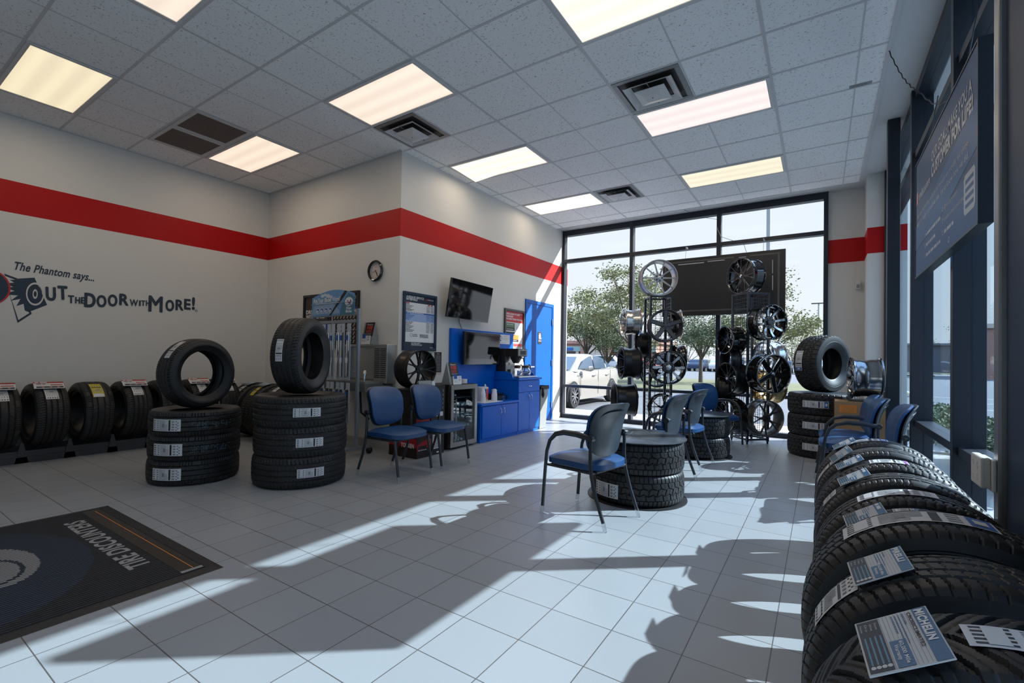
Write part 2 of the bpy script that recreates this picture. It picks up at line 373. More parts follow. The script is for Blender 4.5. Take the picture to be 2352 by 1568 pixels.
# near jamb / cladding and steel tube column
mb = MB(); mb.box(0.56, 0.90, 1.0, 2.43, 0, 3.6, navy)
struct(mb.obj('trim_2', bevel=0.004, smooth=False))
mb = MB(); mb.box(0.54, 0.62, 2.435, 2.50, 0, 3.6, steeld); mb.box(0.62, 0.70, 2.44, 2.50, 0, 3.6, alu)
struct(mb.obj('trim_3', bevel=0.008, smooth=False))
col = MB().box(0.552, 0.652, 6.05, 6.15, 0, 3.6, alu); col.box(0.535, 0.669, 6.033, 6.167, 0, 0.012, alu)
tag(col.obj('steel_column', bevel=0.004, smooth=False), 'dark square steel column rising from floor to ceiling by the right windows', 'column')
# restroom door
d = thing('door_1', '', 'door', (0, 0, 0)); del d['label']; del d['category']; struct(d)
mb = MB(); mb.box(XB-0.01, XB+0.022, 6.80, 6.86, 0, 2.135, dblue); mb.box(XB-0.01, XB+0.022, 7.75, 7.81, 0, 2.135, dblue); mb.box(XB-0.01, XB+0.022, 6.86, 7.75, 2.075, 2.135, dblue)
mb.obj('door_frame', d, bevel=0.002, smooth=False)
MB().box(XB-0.008, XB+0.012, 6.866, 7.744, 0.008, 2.068, dblue).obj('door_leaf', d, smooth=False)
for z in (0.28, 1.05, 1.80):
    MB().box(XB+0.012, XB+0.032, 7.735, 7.762, z-0.055, z+0.055, steeld).obj('hinge', d, bevel=0.003)
mb = MB(); mb.cyl((XB+0.012, 6.93, 0.98), (XB+0.06, 6.93, 0.98), 0.011, steel); mb.cyl((XB+0.058, 6.92, 0.98), (XB+0.058, 7.04, 0.98), 0.010, plwhite); mb.cyl((XB+0.01, 6.93, 0.98), (XB+0.018, 6.93, 0.98), 0.03, steel)
mb.obj('door_handle', d)

# ---------------------------------------------------------------- ceiling fixtures
def em(name, col, st):
    M = mat(name, (0.8, 0.8, 0.8), 0.6, emit=col, es=st); N = M.node_tree.nodes; L = M.node_tree.links; b = N['Principled BSDF']
    b.inputs['Base Color'].default_value = (0.05, 0.05, 0.05, 1); b.inputs['Specular IOR Level'].default_value = 0.0; b.inputs['Roughness'].default_value = 1.0
    tx = N.new('ShaderNodeTexCoord'); sx = N.new('ShaderNodeSeparateXYZ'); L.new(tx.outputs['Object'], sx.inputs[0])
    # three tubes behind the prismatic panel give soft bright bands
    k = nm(N, 'MULTIPLY', None, 2*PI/0.19); L.new(sx.outputs['Y'], k.inputs[0]); c = nm(N, 'COSINE'); L.new(k.outputs[0], c.inputs[0])
    e = nm(N, 'MULTIPLY_ADD', None, 0.07*st, 0.93*st); L.new(c.outputs[0], e.inputs[0]); L.new(e.outputs[0], b.inputs['Emission Strength'])
    return M
pink = em('tube_light_warm', (1.0, 0.80, 0.62), LAMP*.95); pale = em('tube_light_pink', (1.0, 0.82, 0.74), LAMP*.92); yel = em('tube_light_yellow', (1.0, 0.85, 0.55), LAMP*0.88); wht = em('tube_light_white', (1.0, 0.90, 0.72), LAMP*1.05)
LT = [(-4, -1, pink, 'glowing ceiling light panel above the left alcove, just left of the round-cornered air vent', 0),
      (0, 2, pale, 'pinkish glowing ceiling panel directly behind the large air vent', 0), (0, 5, yel, 'yellowish glowing ceiling panel nearest the back window', 0),
      (0, -1, wht, 'large white glowing ceiling panel cut by the top edge of the photo', 0), (-4, 2, wht, 'white glowing ceiling panel with a sagging cover near the wall corner', 1),
      (-4, 5, wht, 'glowing ceiling panel beside the smallest air vent over the lounge wall', 0), (-8, -4, yel, 'yellow glowing ceiling panel at the far left of the photo', 0),
      (-4, -4, pink, 'glowing ceiling panel with only its corner showing at the top left edge', 0), (-8, -1, pink, 'glowing ceiling panel next to the twin return air grilles', 0)]
for I, J, m_, lab, sag in LT:
    x0, x1, y0, y1 = gx(I)+0.012, gx(I+2)-0.012, gy(J)+0.01, gy(J+1)-0.01
    t = thing('ceiling_light', lab, 'ceiling light', ((x0+x1)/2, (y0+y1)/2, 3.594), group='fluorescent ceiling panels')
    hx, hy = (x1-x0)/2, (y1-y0)/2
    f = MB(); f.box(-hx, hx, -hy, -hy+0.03, -0.012, 0.0, paint_w); f.box(-hx, hx, hy-0.03, hy, -0.012, 0.0, paint_w); f.box(-hx, -hx+0.03, -hy+0.03, hy-0.03, -0.012, 0, paint_w); f.box(hx-0.03, hx, -hy+0.03, hy-0.03, -0.012, 0, paint_w)
    f.obj('light_frame', t, bevel=0.002, smooth=False)
    g = MB()
    if sag:
        n = 12; vs = []; fs = []
        for i in range(n+1):
            for j in range(5):
                u = i/n; v = j/4; vs.append((-hx+0.03+u*(2*hx-0.06), -hy+0.03+v*(2*hy-0.06), -0.003-0.03*max(0, 1-u*3)*v))
        for i in range(n):
            for j in range(4): fs.append((i*5+j, i*5+j+1, (i+1)*5+j+1, (i+1)*5+j))
        g.add(vs, fs, m_)
    else: g.box(-hx+0.03, hx-0.03, -hy+0.03, hy-0.03, -0.006, -0.003, m_)
    g.obj('diffuser', t, smooth=False)
    ad = bpy.data.lights.new('tube_lamp', 'AREA'); ad.shape = 'RECTANGLE'; ad.size = 2*hx-0.08; ad.size_y = 2*hy-0.08; ad.energy = LAMP_W
    ad.color = (1.0, 0.82, 0.62); ao = bpy.data.objects.new('tube_lamp', ad); COL.objects.link(ao); ao.parent = t; ao.location = (0, 0, -0.036 if sag else -0.010)
def vent(I, J, lab):
    x, y = gx(I)+0.3048, gy(J)+0.3048; t = thing('ceiling_vent', lab, 'air vent', (x, y, 3.594), group='square air diffusers')
    h = 0.292
    def lou(h0, h1, z0, z1, m_):
        g = MB(); r = [(h0, z0), (h1, z1)]
        vs = [(sx*a, sy*a, z) for a, z in r for sx, sy in ((-1, -1), (1, -1), (1, 1), (-1, 1))]
        g.add(vs, [(i, (i+1) % 4, 4+(i+1) % 4, 4+i) for i in range(4)], m_)
        vs2 = [(v[0]*0.985, v[1]*0.985, v[2]-0.003) for v in vs]; g.add(vs2, [(i, 4+i, 4+(i+1) % 4, (i+1) % 4) for i in range(4)], m_); return g
    f = MB(); f.box(-h, h, -h, -h+0.045, -0.008, 0, steeld); f.box(-h, h, h-0.045, h, -0.008, 0, steeld); f.box(-h, -h+0.045, -h+0.045, h-0.045, -0.008, 0, steeld); f.box(h-0.045, h, -h+0.045, h-0.045, -0.008, 0, steeld)
    f.obj('vent_frame', t, bevel=0.003, smooth=False)
    MB().box(-h+0.045, h-0.045, -h+0.045, h-0.045, -0.002, -0.001, ink).obj('vent_throat', t, smooth=False)
    lou(0.215, 0.155, -0.035, -0.006, paint_w).obj('louvre', t, smooth=False)
    g = lou(0.135, 0.06, -0.045, -0.066, paint_w); g.box(-0.06, 0.06, -0.06, 0.06, -0.068, -0.064, paint_w); g.cyl((0, 0, -0.068), (0, 0, -0.073), 0.006, steeld); g.box(-0.004, 0.004, -0.21, 0.21, -0.03, -0.022, steeld)
    lou(0.150, 0.135, -0.044, -0.040, paint_w)
    g.obj('centre_cone', t, smooth=False)
vent(-4, 0, 'square white ceiling air vent beside the warm light panel above the alcove corner')
vent(0, 1, 'largest square white ceiling air vent, in front of the pinkish light panel')
vent(-2, 5, 'small distant square ceiling air vent beside the last left light panel')
for k, lab in ((0, 'brown louvred return grille in the ceiling, the one nearer the left wall'), (1, 'brown louvred return grille in the ceiling, the one farther from the left wall')):
    x0, x1 = gx(-8)+0.02+k*0.60, gx(-8)+0.60+k*0.60; y0, y1 = gy(-2)+0.015, gy(-1)-0.015
    t = thing('return_grille', lab, 'air grille', ((x0+x1)/2, (y0+y1)/2, 3.594)); hx, hy = (x1-x0)/2, (y1-y0)/2
    f = MB(); f.box(-hx, hx, -hy, -hy+0.04, -0.01, 0, trim_w); f.box(-hx, hx, hy-0.04, hy, -0.01, 0, trim_w); f.box(-hx, -hx+0.04, -hy+0.04, hy-0.04, -0.01, 0, trim_w); f.box(hx-0.04, hx, -hy+0.04, hy-0.04, -0.01, 0, trim_w); f.obj('grille_frame', t, bevel=0.002, smooth=False)
    g = MB(); g.box(-hx+0.04, hx-0.04, -hy+0.04, hy-0.04, -0.0015, -0.0005, ink)
    n = 22
    for i in range(n):
        yy = -hx+0.045+(2*hx-0.09)*(i+0.5)/n; g.box(yy-0.004, yy+0.006, -hy+0.04, hy-0.04, -0.009, -0.003, mat('brown_louvre', (0.16, 0.12, 0.10), 0.5))
    g.obj('louvres', t, smooth=False)
mb = MB(); mb.box(0.20, 0.36, 5.12, 5.17, 3.590, 3.5938, plgrey)
for i in range(4): mb.box(0.225+i*0.028, 0.24+i*0.028, 5.13, 5.16, 3.5885, 3.5902, steeld)
tag(mb.obj('ceiling_slot_plate', smooth=False), 'small grey slotted plate on a ceiling tile near the right soffit', 'plate')

# ---------------------------------------------------------------- lettering on the left wall
def LW(y, z): return frame((XL+0.003, y, z), (0, 1, 0), (0, 0, 1))
tm = mat('decal_navy', (0.012, 0.030, 0.055), 0.5); wallp = mat('decal_ground', (0.64, 0.625, 0.59), 0.5)
mb = MB(); MW = LW(0, 0)
def rot2(a, x, y): return T((x, y, 0)) @ Rz(a)
mb.text('The Phantom says...', 0.085, tm, MW @ rot2(-0.045, 1.20, 1.975), bold=0.022, shear=0.25, w=0.66)
mb.flat([(1.222, 1.880), (1.357, 1.912), (1.464, 1.628), (1.325, 1.540)], tm, MW)
mb.ring(1.366, 1.735, 0.060, 0.071, wallp, MW, 0.0015, k=1.75); mb.ring(1.366, 1.735, 0.012, 0.020, wallp, MW, 0.0026, k=2.6)
for ch, x, y, h, wd, a in (('O', 1.312, 1.650, 0.175, 0.108, 0), ('U', 1.452, 1.675, 0.15, 0.085, 0.05), ('T', 1.55, 1.695, 0.155, 0.085, 0.06),
                           ('T', 1.635, 1.665, 0.09, 0.055, 0.03), ('H', 1.695, 1.668, 0.075, 0.045, 0), ('E', 1.745, 1.672, 0.075, 0.04, 0),
                           ('D', 1.775, 1.635, 0.165, 0.105, 0), ('O', 1.885, 1.648, 0.14, 0.095, 0), ('O', 1.99, 1.668, 0.14, 0.095, 0), ('R', 2.10, 1.69, 0.14, 0.095, 0),
                           ('W', 2.205, 1.69, 0.085, 0.085, 0), ('I', 2.30, 1.70, 0.07, 0.015, 0), ('T', 2.322, 1.703, 0.07, 0.045, 0), ('H', 2.372, 1.708, 0.07, 0.04, 0),
                           ('M', 2.400, 1.640, 0.205, 0.155, 0), ('O', 2.585, 1.665, 0.145, 0.10, 0), ('R', 2.70, 1.685, 0.14, 0.095, 0), ('E', 2.80, 1.705, 0.14, 0.08, 0), ('!', 2.893, 1.71, 0.165, 0.03, 0)):
    y2 = y; bq = h*(.030 if ch in 'MW' else .045)
    for q_, (dx, dy) in enumerate(((0, 0), (bq, 0), (-bq, 0), (0, bq), (0, -bq), (bq*.7, bq*.7), (-bq*.7, bq*.7), (bq*.7, -bq*.7), (-bq*.7, -bq*.7))):
        mb.text(ch, h-bq, tm, MW @ rot2(a, x+dx+bq, y2+dy+bq), w=wd-2*bq if ch not in 'I!' else wd*.8, z=0.002+q_*.00004)
mb.ring(2.95, 1.70, 0.013, 0.017, tm, MW, n=20); mb.text('R', 0.014, tm, MW, 2.944, 1.693)
# open door panel of the emblem with its starburst, and the round red-ringed badge at the frame's edge
mb.flat([(1.13, 1.92), (1.225, 1.885), (1.345, 1.52), (1.24, 1.415)], tm, MW, 0.0005)
mb.flat([(1.125, 1.90), (1.215, 1.865), (1.325, 1.525), (1.245, 1.445)], wallp, MW, 0.001)
mb.flat([(1.225, 1.87), (1.17, 1.86), (1.205, 1.835), (1.13, 1.82), (1.20, 1.79), (1.12, 1.775), (1.21, 1.75), (1.11, 1.70), (1.235, 1.705), (1.18, 1.64), (1.255, 1.67), (1.225, 1.59), (1.28, 1.62), (1.29, 1.55), (1.33, 1.53)], tm, MW, 0.0015)
mb.disc(0.98, 1.765, 0.20, 0.20, pred, MW, 0.002, 48); mb.disc(0.98, 1.765, 0.185, 0.185, tm, MW, 0.0025, 48)
tag(mb.obj('wall_lettering', smooth=False), 'dark navy slogan lettering painted across the left wall below the red stripe', 'lettering')

# ---------------------------------------------------------------- framed prints
def poster(name, label, M, w_, h_, fw, fm, draw, cat='poster', depth=0.025):
    t = thing(name, label, cat, M=M)
    f = MB(); f.box(0, w_, 0, fw, 0, depth, fm); f.box(0, w_, h_-fw, h_, 0, depth, fm); f.box(0, fw, fw, h_-fw, 0, depth, fm); f.box(w_-fw, w_, fw, h_-fw, 0, depth, fm)
    f.obj('picture_frame', t, bevel=0.004, smooth=False)
    p = MB(); p.box(fw, w_-fw, fw, h_-fw, 0.001, 0.006, white); draw(p, T((fw, fw, 0.0065)), w_-2*fw, h_-2*fw); p.obj('print', t, smooth=False); return t
def p_service(p, M, w, h):
    p.rect(0, w, 0, h, white, M); p.rect(0, w, h*0.86, h, inkn, M, .0005); p.text('AVERAGE SERVICE', .026, white, M, .02, h*.945, .001, w=w*.58, bold=.03); p.text('INTERVALS', .026, white, M, .02, h*.90, .001, w=w*.36, bold=.03)
    p.text('tirediscounters', .014, white, M, w*.76, h*.945, .001, w=w*.2, bold=.02); p.rect(w*.70, w*.74, h*.935, h*.965, pred, M, .001)
    p.rect(.008, w*.14, h*.835, h*.855, pred, M, .001); p.rect(w*.76, w*.84, h*.835, h*.855, pred, M, .001); p.rect(w*.87, w*.94, h*.835, h*.855, pred, M, .001)
    p.rect(0, w, h*.50, h*.68, plblue, M, .0004); p.rect(0, w, h*.655, h*.68, pblue, M, .0008); p.lines(w*.07, w*.62, h*.662, .008, white, M, .0012, 3)
    rows = [.815, .79, .765, .74, .72, .70, .635, .61, .585, .56, .535, .48, .455, .43, .405, .38, .355, .33, .305]
    for i, y in enumerate(rows):
        k = inkn if not .5 < y < .65 else pblue
        p.lines(.008, w*(.15+.18*((i*37) % 10)/10), h*y, .007, k, M, .001, i); p.lines(w*.72, w*.84, h*y, .006, k, M, .001, i+50); p.lines(w*.87, w*.97, h*y, .006, k, M, .001, i+90); p.rect(.008, w*.97, h*y-.005, h*y-.0045, pgrey, M, .0008)
    p.ring(w*.22, h*.24, .018, .022, pblue, M, .001); p.lines(w*.27, w*.42, h*.25, .008, ink, M, .001, 7); p.lines(w*.27, w*.42, h*.22, .008, ink, M, .001, 8)
    for y in (.255, .237, .219, .20): p.lines(w*.5, w*.8, h*y, .007, ink, M, .001, int(y*99))
    p.rect(0, w, 0, h*.11, inkn, M, .0005); p.text('GET FREE ALERTS', .014, white, M, w*.22, h*.075, .001, w=w*.3, bold=.03); p.text('WHEN SERVICE IS DUE', .014, white, M, w*.22, h*.045, .001, w=w*.36, bold=.03); p.lines(w*.86, w*.98, .006, .006, white, M, .001, 5)
BW = lambda y, z: frame((XB+0.001, y, z), (0, 1, 0), (0, 0, 1))
AW = lambda x, z: frame((x, YA-0.001, z), (1, 0, 0), (0, 0, 1))
poster('framed_poster', 'black framed service interval chart on the lounge wall above the black wheel', BW(3.985, 1.20), .59, .715, .035, navy, p_service)
def p_red(p, M, w, h):
    p.rect(0, w, h*.72, h, pred, M, .0005)
    for i, (t_, ww) in enumerate((("WE'RE GOING TO KEEP", .78), ('PUSHING', .40), ('YOU SAFELY DOWN THE ROAD', .92))): p.text(t_, .026, white, M, .012, h*(.91-.065*i), .001, w=w*ww, bold=.04)
    p.text('tirediscounters', .012, white, M, w*.74, h*.945, .001, w=w*.22, bold=.02)
    p.rect(w*.05, w*.52, h*.50, h*.70, pgreen, M, .001); p.rect(w*.05, w*.52, h*.50, h*.58, ink, M, .0012); p.lines(w*.07, w*.45, h*.53, .008, white, M, .0016, 2); p.rect(w*.05, w*.52, h*.425, h*.47, ink, M, .001); p.text('BUY NOW', .016, white, M, w*.08, h*.645, .0015, w=w*.36, bold=.02)
    for y in (.60, .575, .55): p.lines(w*.62, w*.95, h*y, .007, pgrey, M, .001, 4)
    p.rect(w*.05, w*.75, h*.28, h*.40, porange, M, .001); p.rect(w*.05, w*.75, h*.22, h*.28, ink, M, .001); p.lines(w*.07, w*.65, h*.245, .008, white, M, .0016, 2); p.text('MAINTENANCE', .014, white, M, w*.08, h*.345, .0015, w=w*.42, bold=.02)
    p.rect(w*.05, w*.95, h*.10, h*.17, mat('print_bright_red', (.75, .06, .05), .5), M, .001); p.rect(w*.05, w*.95, h*.075, h*.085, ink, M, .001); p.rect(w*.05, w*.95, h*.03, h*.038, pred, M, .001)
poster('framed_poster', 'grey framed red-headed poster on the lounge wall beside the blue restroom door', BW(6.165, 1.22), .60, .70, .035, gun, p_red)
def p_drive(p, M, w, h):
    p.rect(0, w, 0, h, mat('print_brown', (.05, .035, .03), .5), M, .0003); p.text('DRIVE', .05, white, M, .02, h*.66, .001, w=w*.45, bold=.04); p.text('WITH CARE', .05, white, M, .02, h*.56, .001, w=w*.8, bold=.04)
    p.flat([(0, 0), (w, 0), (w, h*.45), (w*.2, h*.5), (0, h*.3)], pblue, M, .0006)
poster('framed_poster', 'black framed brown and blue poster mostly hidden by the wiper rack header', AW(-6.07, 1.22), .60, .74, .035, black, p_drive)
def p_meet(p, M, w, h):
    p.rect(0, w, h*.74, h, inkn, M, .0003); p.rect(0, w, h*.70, h*.74, pblue, M, .0005); p.text('LET US HELP YOU MEET', .038, mat('print_cream', (.5, .42, .33), .5), M, w*.06, h*.90, .001, w=w*.88, bold=.03); p.text('YOUR NEXT TIRE', .038, MATS['print_cream'], M, w*.18, h*.80, .001, w=w*.6, bold=.03)
    p.rect(0, w, h*.64, h*.70, MATS['print_cream'], M, .0006); p.rect(w*.04, w*.96, 0, h*.62, ink, M, .0007)
    for i in range(7):
        for j in range(7): p.flat([(w*.08+i*w*.125, h*.05+j*h*.08), (w*.12+i*w*.125, h*.05+j*h*.08), (w*.17+i*w*.125, h*.11+j*h*.08), (w*.13+i*w*.125, h*.11+j*h*.08)], MATS['print_cream'], M, .001)
poster('framed_poster', 'black framed navy poster about meeting your next tire on the alcove wall', AW(-5.47, 1.22), .60, .74, .035, black, p_meet)
mb = MB(); MM = BW(4.565, .90); mb.box(0, .135, 0, .29, 0, .004, ink, MM); mb.rect(0, .135, 0, .025, mat('print_cream', (.5, .42, .33), .5), MM, .0045)
for i in range(11): mb.lines(.02, .115, .05+i*.019, .005, pgrey, MM, .0046, i)
mb.lines(.045, .09, .262, .009, MATS['print_cream'], MM, .0046, 2)
tag(mb.obj('wall_notice', smooth=False), 'narrow black notice sheet on the wall right of the framed service chart', 'notice')
mb = MB(); MM = BW(4.30, .985); mb.box(0, .20, 0, .19, 0, .012, ink, MM); mb.rect(.012, .188, .012, .178, white, MM, .0125)
for i in range(6): mb.lines(.03, .17, .04+i*.02, .006, pgrey, MM, .013, i)
tag(mb.obj('certificate_frame', smooth=False), 'small black framed certificate behind the black wheel under the service chart', 'frame')
# clock
t = thing('wall_clock', 'round black rimmed wall clock high on the alcove wall', 'clock', M=frame((-4.572, YA, 2.18), (1, 0, 0), (0, 0, 1)))
MB().lathe([(.112, 0), (.128, .01), (.132, .03), (.120, .042), (.108, .036), (.108, .012), (.108, 0)], gloss, 48).obj('clock_rim', t)
mb = MB(); mb.disc(0, 0, .109, .109, mat('clock_face', (.55, .50, .46), .5), z=.012, n=40)
for i in range(12):
    a = PI/2-2*PI*(i+1)/12; mb.text(str(i+1), .017, ink, None, .085*math.cos(a), .085*math.sin(a)-.008, .0125, align='C', bold=.01)
mb.lines(-.015, .015, .045, .008, pred, None, .0125, 1); mb.obj('clock_face', t, smooth=False)
for a, l, w2 in ((math.radians(-55), .055, .004), (math.radians(-62), .082, .003), (math.radians(195), .075, .0012)):
    MB().box(-.012, l, -w2, w2, 0, .0015, ink, Rz(a)).obj('clock_hand', t, M=T((0, 0, .014+w2)), smooth=False)
# motion sensor, restroom sign
mb = MB(); mb.box(.40, .455, 8.16, YB, 2.17, 2.29, plwhite); mb.box(.41, .445, 8.152, 8.162, 2.185, 2.235, plgrey)
tag(mb.obj('motion_sensor', bevel=0.01), 'small white motion sensor on the wall under the right-hand red stripe', 'sensor')
t = thing('restroom_sign', 'small grey restroom sign with white figures on the blue door', 'sign', M=BW(7.235, 1.385) @ T((0, 0, .0125)))
MB().box(0, .125, 0, .215, 0, .005, gun).obj('sign_plate', t, bevel=.003, smooth=False)
mb = MB(); MM = T((0, 0, .0056))
for x in (.038, .078):
    mb.disc(x, .182, .010, .010, white, MM); mb.flat([(x-.016, .165), (x+.016, .165), (x+.012, .10), (x-.012, .10)], white, MM); mb.rect(x-.010, x-.002, .08, .10, white, MM); mb.rect(x+.002, x+.010, .08, .10, white, MM)
mb.ring(.104, .10, .010, .014, white, MM, n=16); mb.text('RESTROOM', .018, white, MM, .0625, .045, w=.095, align='C', bold=.02); mb.obj('pictogram', t, smooth=False)

# ---------------------------------------------------------------- televisions and blue unit
def tv(name, lab, M, w_, h_, d_, bez, stand=0):
    t = thing(name, lab, 'television', M=M)
    MB().box(0, w_, 0, h_, 0, d_, gloss).obj('tv_housing', t, bevel=.004, smooth=False)
    MB().box(bez, w_-bez, bez*(2.4 if stand else 1.2), h_-bez, d_, d_+.0015, screen).obj('tv_screen', t, smooth=False)
    MB().box(w_*.3, w_*.7, h_*(.3 if stand else .42), h_*(.7 if stand else .5), -.055 if stand else -.138, 0, blackm).obj('wall_bracket', t, smooth=False)
    if stand: MB().text('LG', .012, plgrey, None, w_*.5, .010, d_+.001).obj('brand_mark', t, smooth=False)
    return t
q_ = math.radians(9)
tv('television', 'tilted flat screen television mounted high on the lounge wall', frame((XB+.10, 4.64, 1.655), (0, 1, -0.02), (0.155, 0, 1)), .915, .515, .035, .012)
mb = MB(); mb.tube([(XB+.05, 5.0, 1.68), (XB+.02, 5.03, 1.62), (XB+.012, 5.12, 1.50)], .004, ink)
tag(mb.obj('tv_cable', smooth=True), 'thin black cable hanging below the wall-mounted television', 'cable')
UB = XB+.002
p = MB(); p.box(UB, UB+.045, 4.85, 6.38, .50, 1.52, blue); tag(p.obj('back_panel', bevel=.003, smooth=False), 'tall blue laminate back panel behind the lower television and coffee counter', 'panel')
tv('television', 'lower glossy black television fixed to the blue back panel', frame((XB+.10, 4.985, 1.03), (0, 1, 0), (0.05, 0, 1)), .83, .455, .06, .035, stand=.03)
mb = MB(); MM = frame((UB+.0455, 5.93, 1.345), (0, 1, 0), (0, 0, 1)); mb.box(0, .34, 0, .145, 0, .003, white, MM)
mb.ring(.085, .085, .0, .052, pblue, MM, .0035, k=.8); mb.disc(.105, .085, .034, .032, white, MM, .004); mb.text('Wi', .035, white, MM, .04, .072, .0045, bold=.02); mb.text('Fi', .035, pblue, MM, .092, .072, .0045, bold=.02)
mb.text('tirediscounters', .018, pred, MM, .16, .11, .0035, w=.16); mb.text('HOTSPOT', .03, pgrey, MM, .16, .065, .0035, w=.16, bold=.01); mb.lines(.2, .3, .045, .005, pgrey, MM, .0035, 1); mb.lines(.08, .25, .02, .005, pgrey, MM, .0035, 2)
tag(mb.obj('wifi_sign', smooth=False), 'white Wi-Fi hotspot notice on the blue panel right of the lower television', 'sign')
def pull(par, M, l=.09):
    MB().tube([(0, -l/2, 0), (0, -l/2, .014), (0, -l*.3, .026), (0, 0, .03), (0, l*.3, .026), (0, l/2, .014), (0, l/2, 0)], .0045, chrome, 8).obj('pull_handle', par, M)
FX = -3.70   # cabinet body front
def cabinet(name, lab, y0, y1, z1, doors, drawer=None):
    t = thing(name, lab, 'cabinet', (XB+.05, (y0+y1)/2, 0)); ox, oy = XB+.05, (y0+y1)/2
    I = T((-ox, -oy, 0))
    b = MB(); b.box(XB+.05, FX, y0, y1, .05, z1, blue, I); b.box(XB+.05, FX-.005, y0+.003, y1-.003, 0, .05, blue, I); b.obj('carcass', t, smooth=False)
    for a, c, zb, zt, hy in doors:
        dd = MB().box(FX, FX+.018, a, c, zb, zt, blue, I).obj('door', t, bevel=.002, smooth=False)
        pull(dd, I @ T((FX+.018, hy, zt-.085)) @ Matrix(((0, 0, 1, 0), (1, 0, 0, 0), (0, 1, 0, 0), (0, 0, 0, 1))))
    if drawer:
        a, c, zb, zt = drawer; dd = MB().box(FX, FX+.018, a, c, zb, zt, blue, I).obj('drawer', t, bevel=.002, smooth=False)
        pull(dd, I @ T((FX+.018, (a+c)/2, (zb+zt)/2)) @ Matrix(((0, 0, 1, 0), (0, 1, 0, 0), (-1, 0, 0, 0), (0, 0, 0, 1))))
    return t
cabinet('base_cabinet', 'low blue two-door base cabinet under the cups', 4.965, 5.865, .485, [(4.99, 5.43, .055, .475, 5.39), (5.436, 5.86, .055, .475, 5.475)])
cabinet('base_cabinet', 'tall blue cabinet with a drawer under the coffee maker', 5.868, 6.50, .80, [(5.875, 6.185, .055, .615, 6.15), (6.191, 6.495, .055, .615, 6.225)], (5.875, 6.495, .622, .79))
tag(MB().box(XB+.048, FX+.03, 4.95, 5.866, .485, .515, blue).obj('worktop', bevel=.006, smooth=False), 'low blue counter top carrying the stacked cups', 'worktop')
tag(MB().box(XB+.048, FX+.035, 5.855, 6.54, .80, .832, blue).obj('worktop', bevel=.008, smooth=False), 'high blue counter top carrying the coffee maker', 'worktop')
for y, lab in ((5.868, 'curved blue splash guard left of the coffee maker'), (6.50, 'curved blue splash guard right of the coffee maker')):
    pts = [(XB+.05, .832), (-3.78, .832), (-3.79, .85), (-3.81, .89), (-3.85, .915), (-3.90, .925), (XB+.05, .925)]
    g = MB(); g.poly([(a, b) for a, b in pts], 0, .016, blue, Matrix(((1, 0, 0, 0), (0, 0, 1, y), (0, 1, 0, 0), (0, 0, 0, 1)))); tag(g.obj('splash_guard', bevel=.003, smooth=False), lab, 'panel')
# coffee maker and carafes
t = thing('coffee_maker', 'black commercial coffee maker on the tall blue cabinet', 'coffee maker', (-3.93, 6.06, .832)); I = T((3.93, -6.06, -.832))
b = MB(); b.box(-4.09, -3.94, 5.89, 6.16, .84, 1.27, blackm, I); b.box(-3.94, -3.72, 5.89, 6.16, 1.15, 1.27, blackm, I); b.obj('housing', t, bevel=.008, smooth=False)
MB().box(-3.94, -3.935, 5.895, 6.155, .86, 1.15, steel, I).obj('splash_plate', t, smooth=False)
b = MB(); b.box(-3.72, -3.712, 5.90, 6.15, 1.165, 1.26, plgrey, I); b.box(-3.712, -3.71, 5.95, 6.11, 1.18, 1.24, ink, I); b.obj('control_panel', t, bevel=.003, smooth=False)
b = MB(); MM = I @ frame((-3.7095, 5.95, 1.245), (0, 1, 0), (0, 0, 1)); b.text('BUNN', .013, white, MM, .05, 0, w=.05, bold=.03); b.obj('brand_mark', t, smooth=False)
b = MB(); b.lathe([(.0, 0), (.045, 0), (.055, .02), (.085, .07), (.09, .10), (0, .10)], ink, 24, I @ T((-3.83, 6.02, 1.05))); b.tube([(-3.75, 6.02, 1.13), (-3.70, 6.02, 1.13), (-3.69, 6.02, 1.07)], .010, ink, 8, I); b.obj('brew_funnel', t)
b = MB(); b.box(-3.93, -3.70, 5.90, 6.44, .835, .856, steeld, I); b.box(-3.701, -3.695, 5.90, 6.44, .838, .853, chrome, I); b.obj('warmer_base', t, bevel=.003, smooth=False)
for y, lab in ((6.02, 'glass coffee carafe with brown collar under the brew head'), (6.26, 'glass coffee carafe with dark handle on the right warmer plate')):
    t = thing('coffee_carafe', lab, 'carafe', (-3.80, y, .857))
    MB().lathe([(.0, 0), (.055, 0), (.078, .03), (.082, .06), (.068, .10), (.045, .125), (.043, .125), (.066, .10), (.079, .06), (.075, .032), (.053, .003), (0, .003)], gclear, 28).obj('glass_bowl', t)
    MB().lathe([(.046, .118), (.050, .13), (.052, .155), (.03, .165), (0, .165)], mat('brown_plastic', (.06, .025, .015), .35), 24).obj('collar', t)
    MB().tube([(0, .05, .145), (0, .10, .17), (0, .13, .15), (0, .135, .09), (0, .12, .06)], [.012, .010, .010, .010, .008], ink, 8).obj('handle', t)
# bottle of cleaner beside the machine
t = thing('spray_bottle', 'clear spray bottle with dark label at the coffee maker left side', 'bottle', (-3.895, 5.93, .857))
MB().lathe([(0, 0), (.026, 0), (.027, .12), (.012, .16), (.012, .17)], clear, 16).obj('bottle_body', t); MB().lathe([(.0275, .04), (.0275, .10)], ink, 16).obj('bottle_label', t); MB().lathe([(.014, .165), (.014, .20), (0, .205)], plgrey, 12).obj('bottle_cap', t)
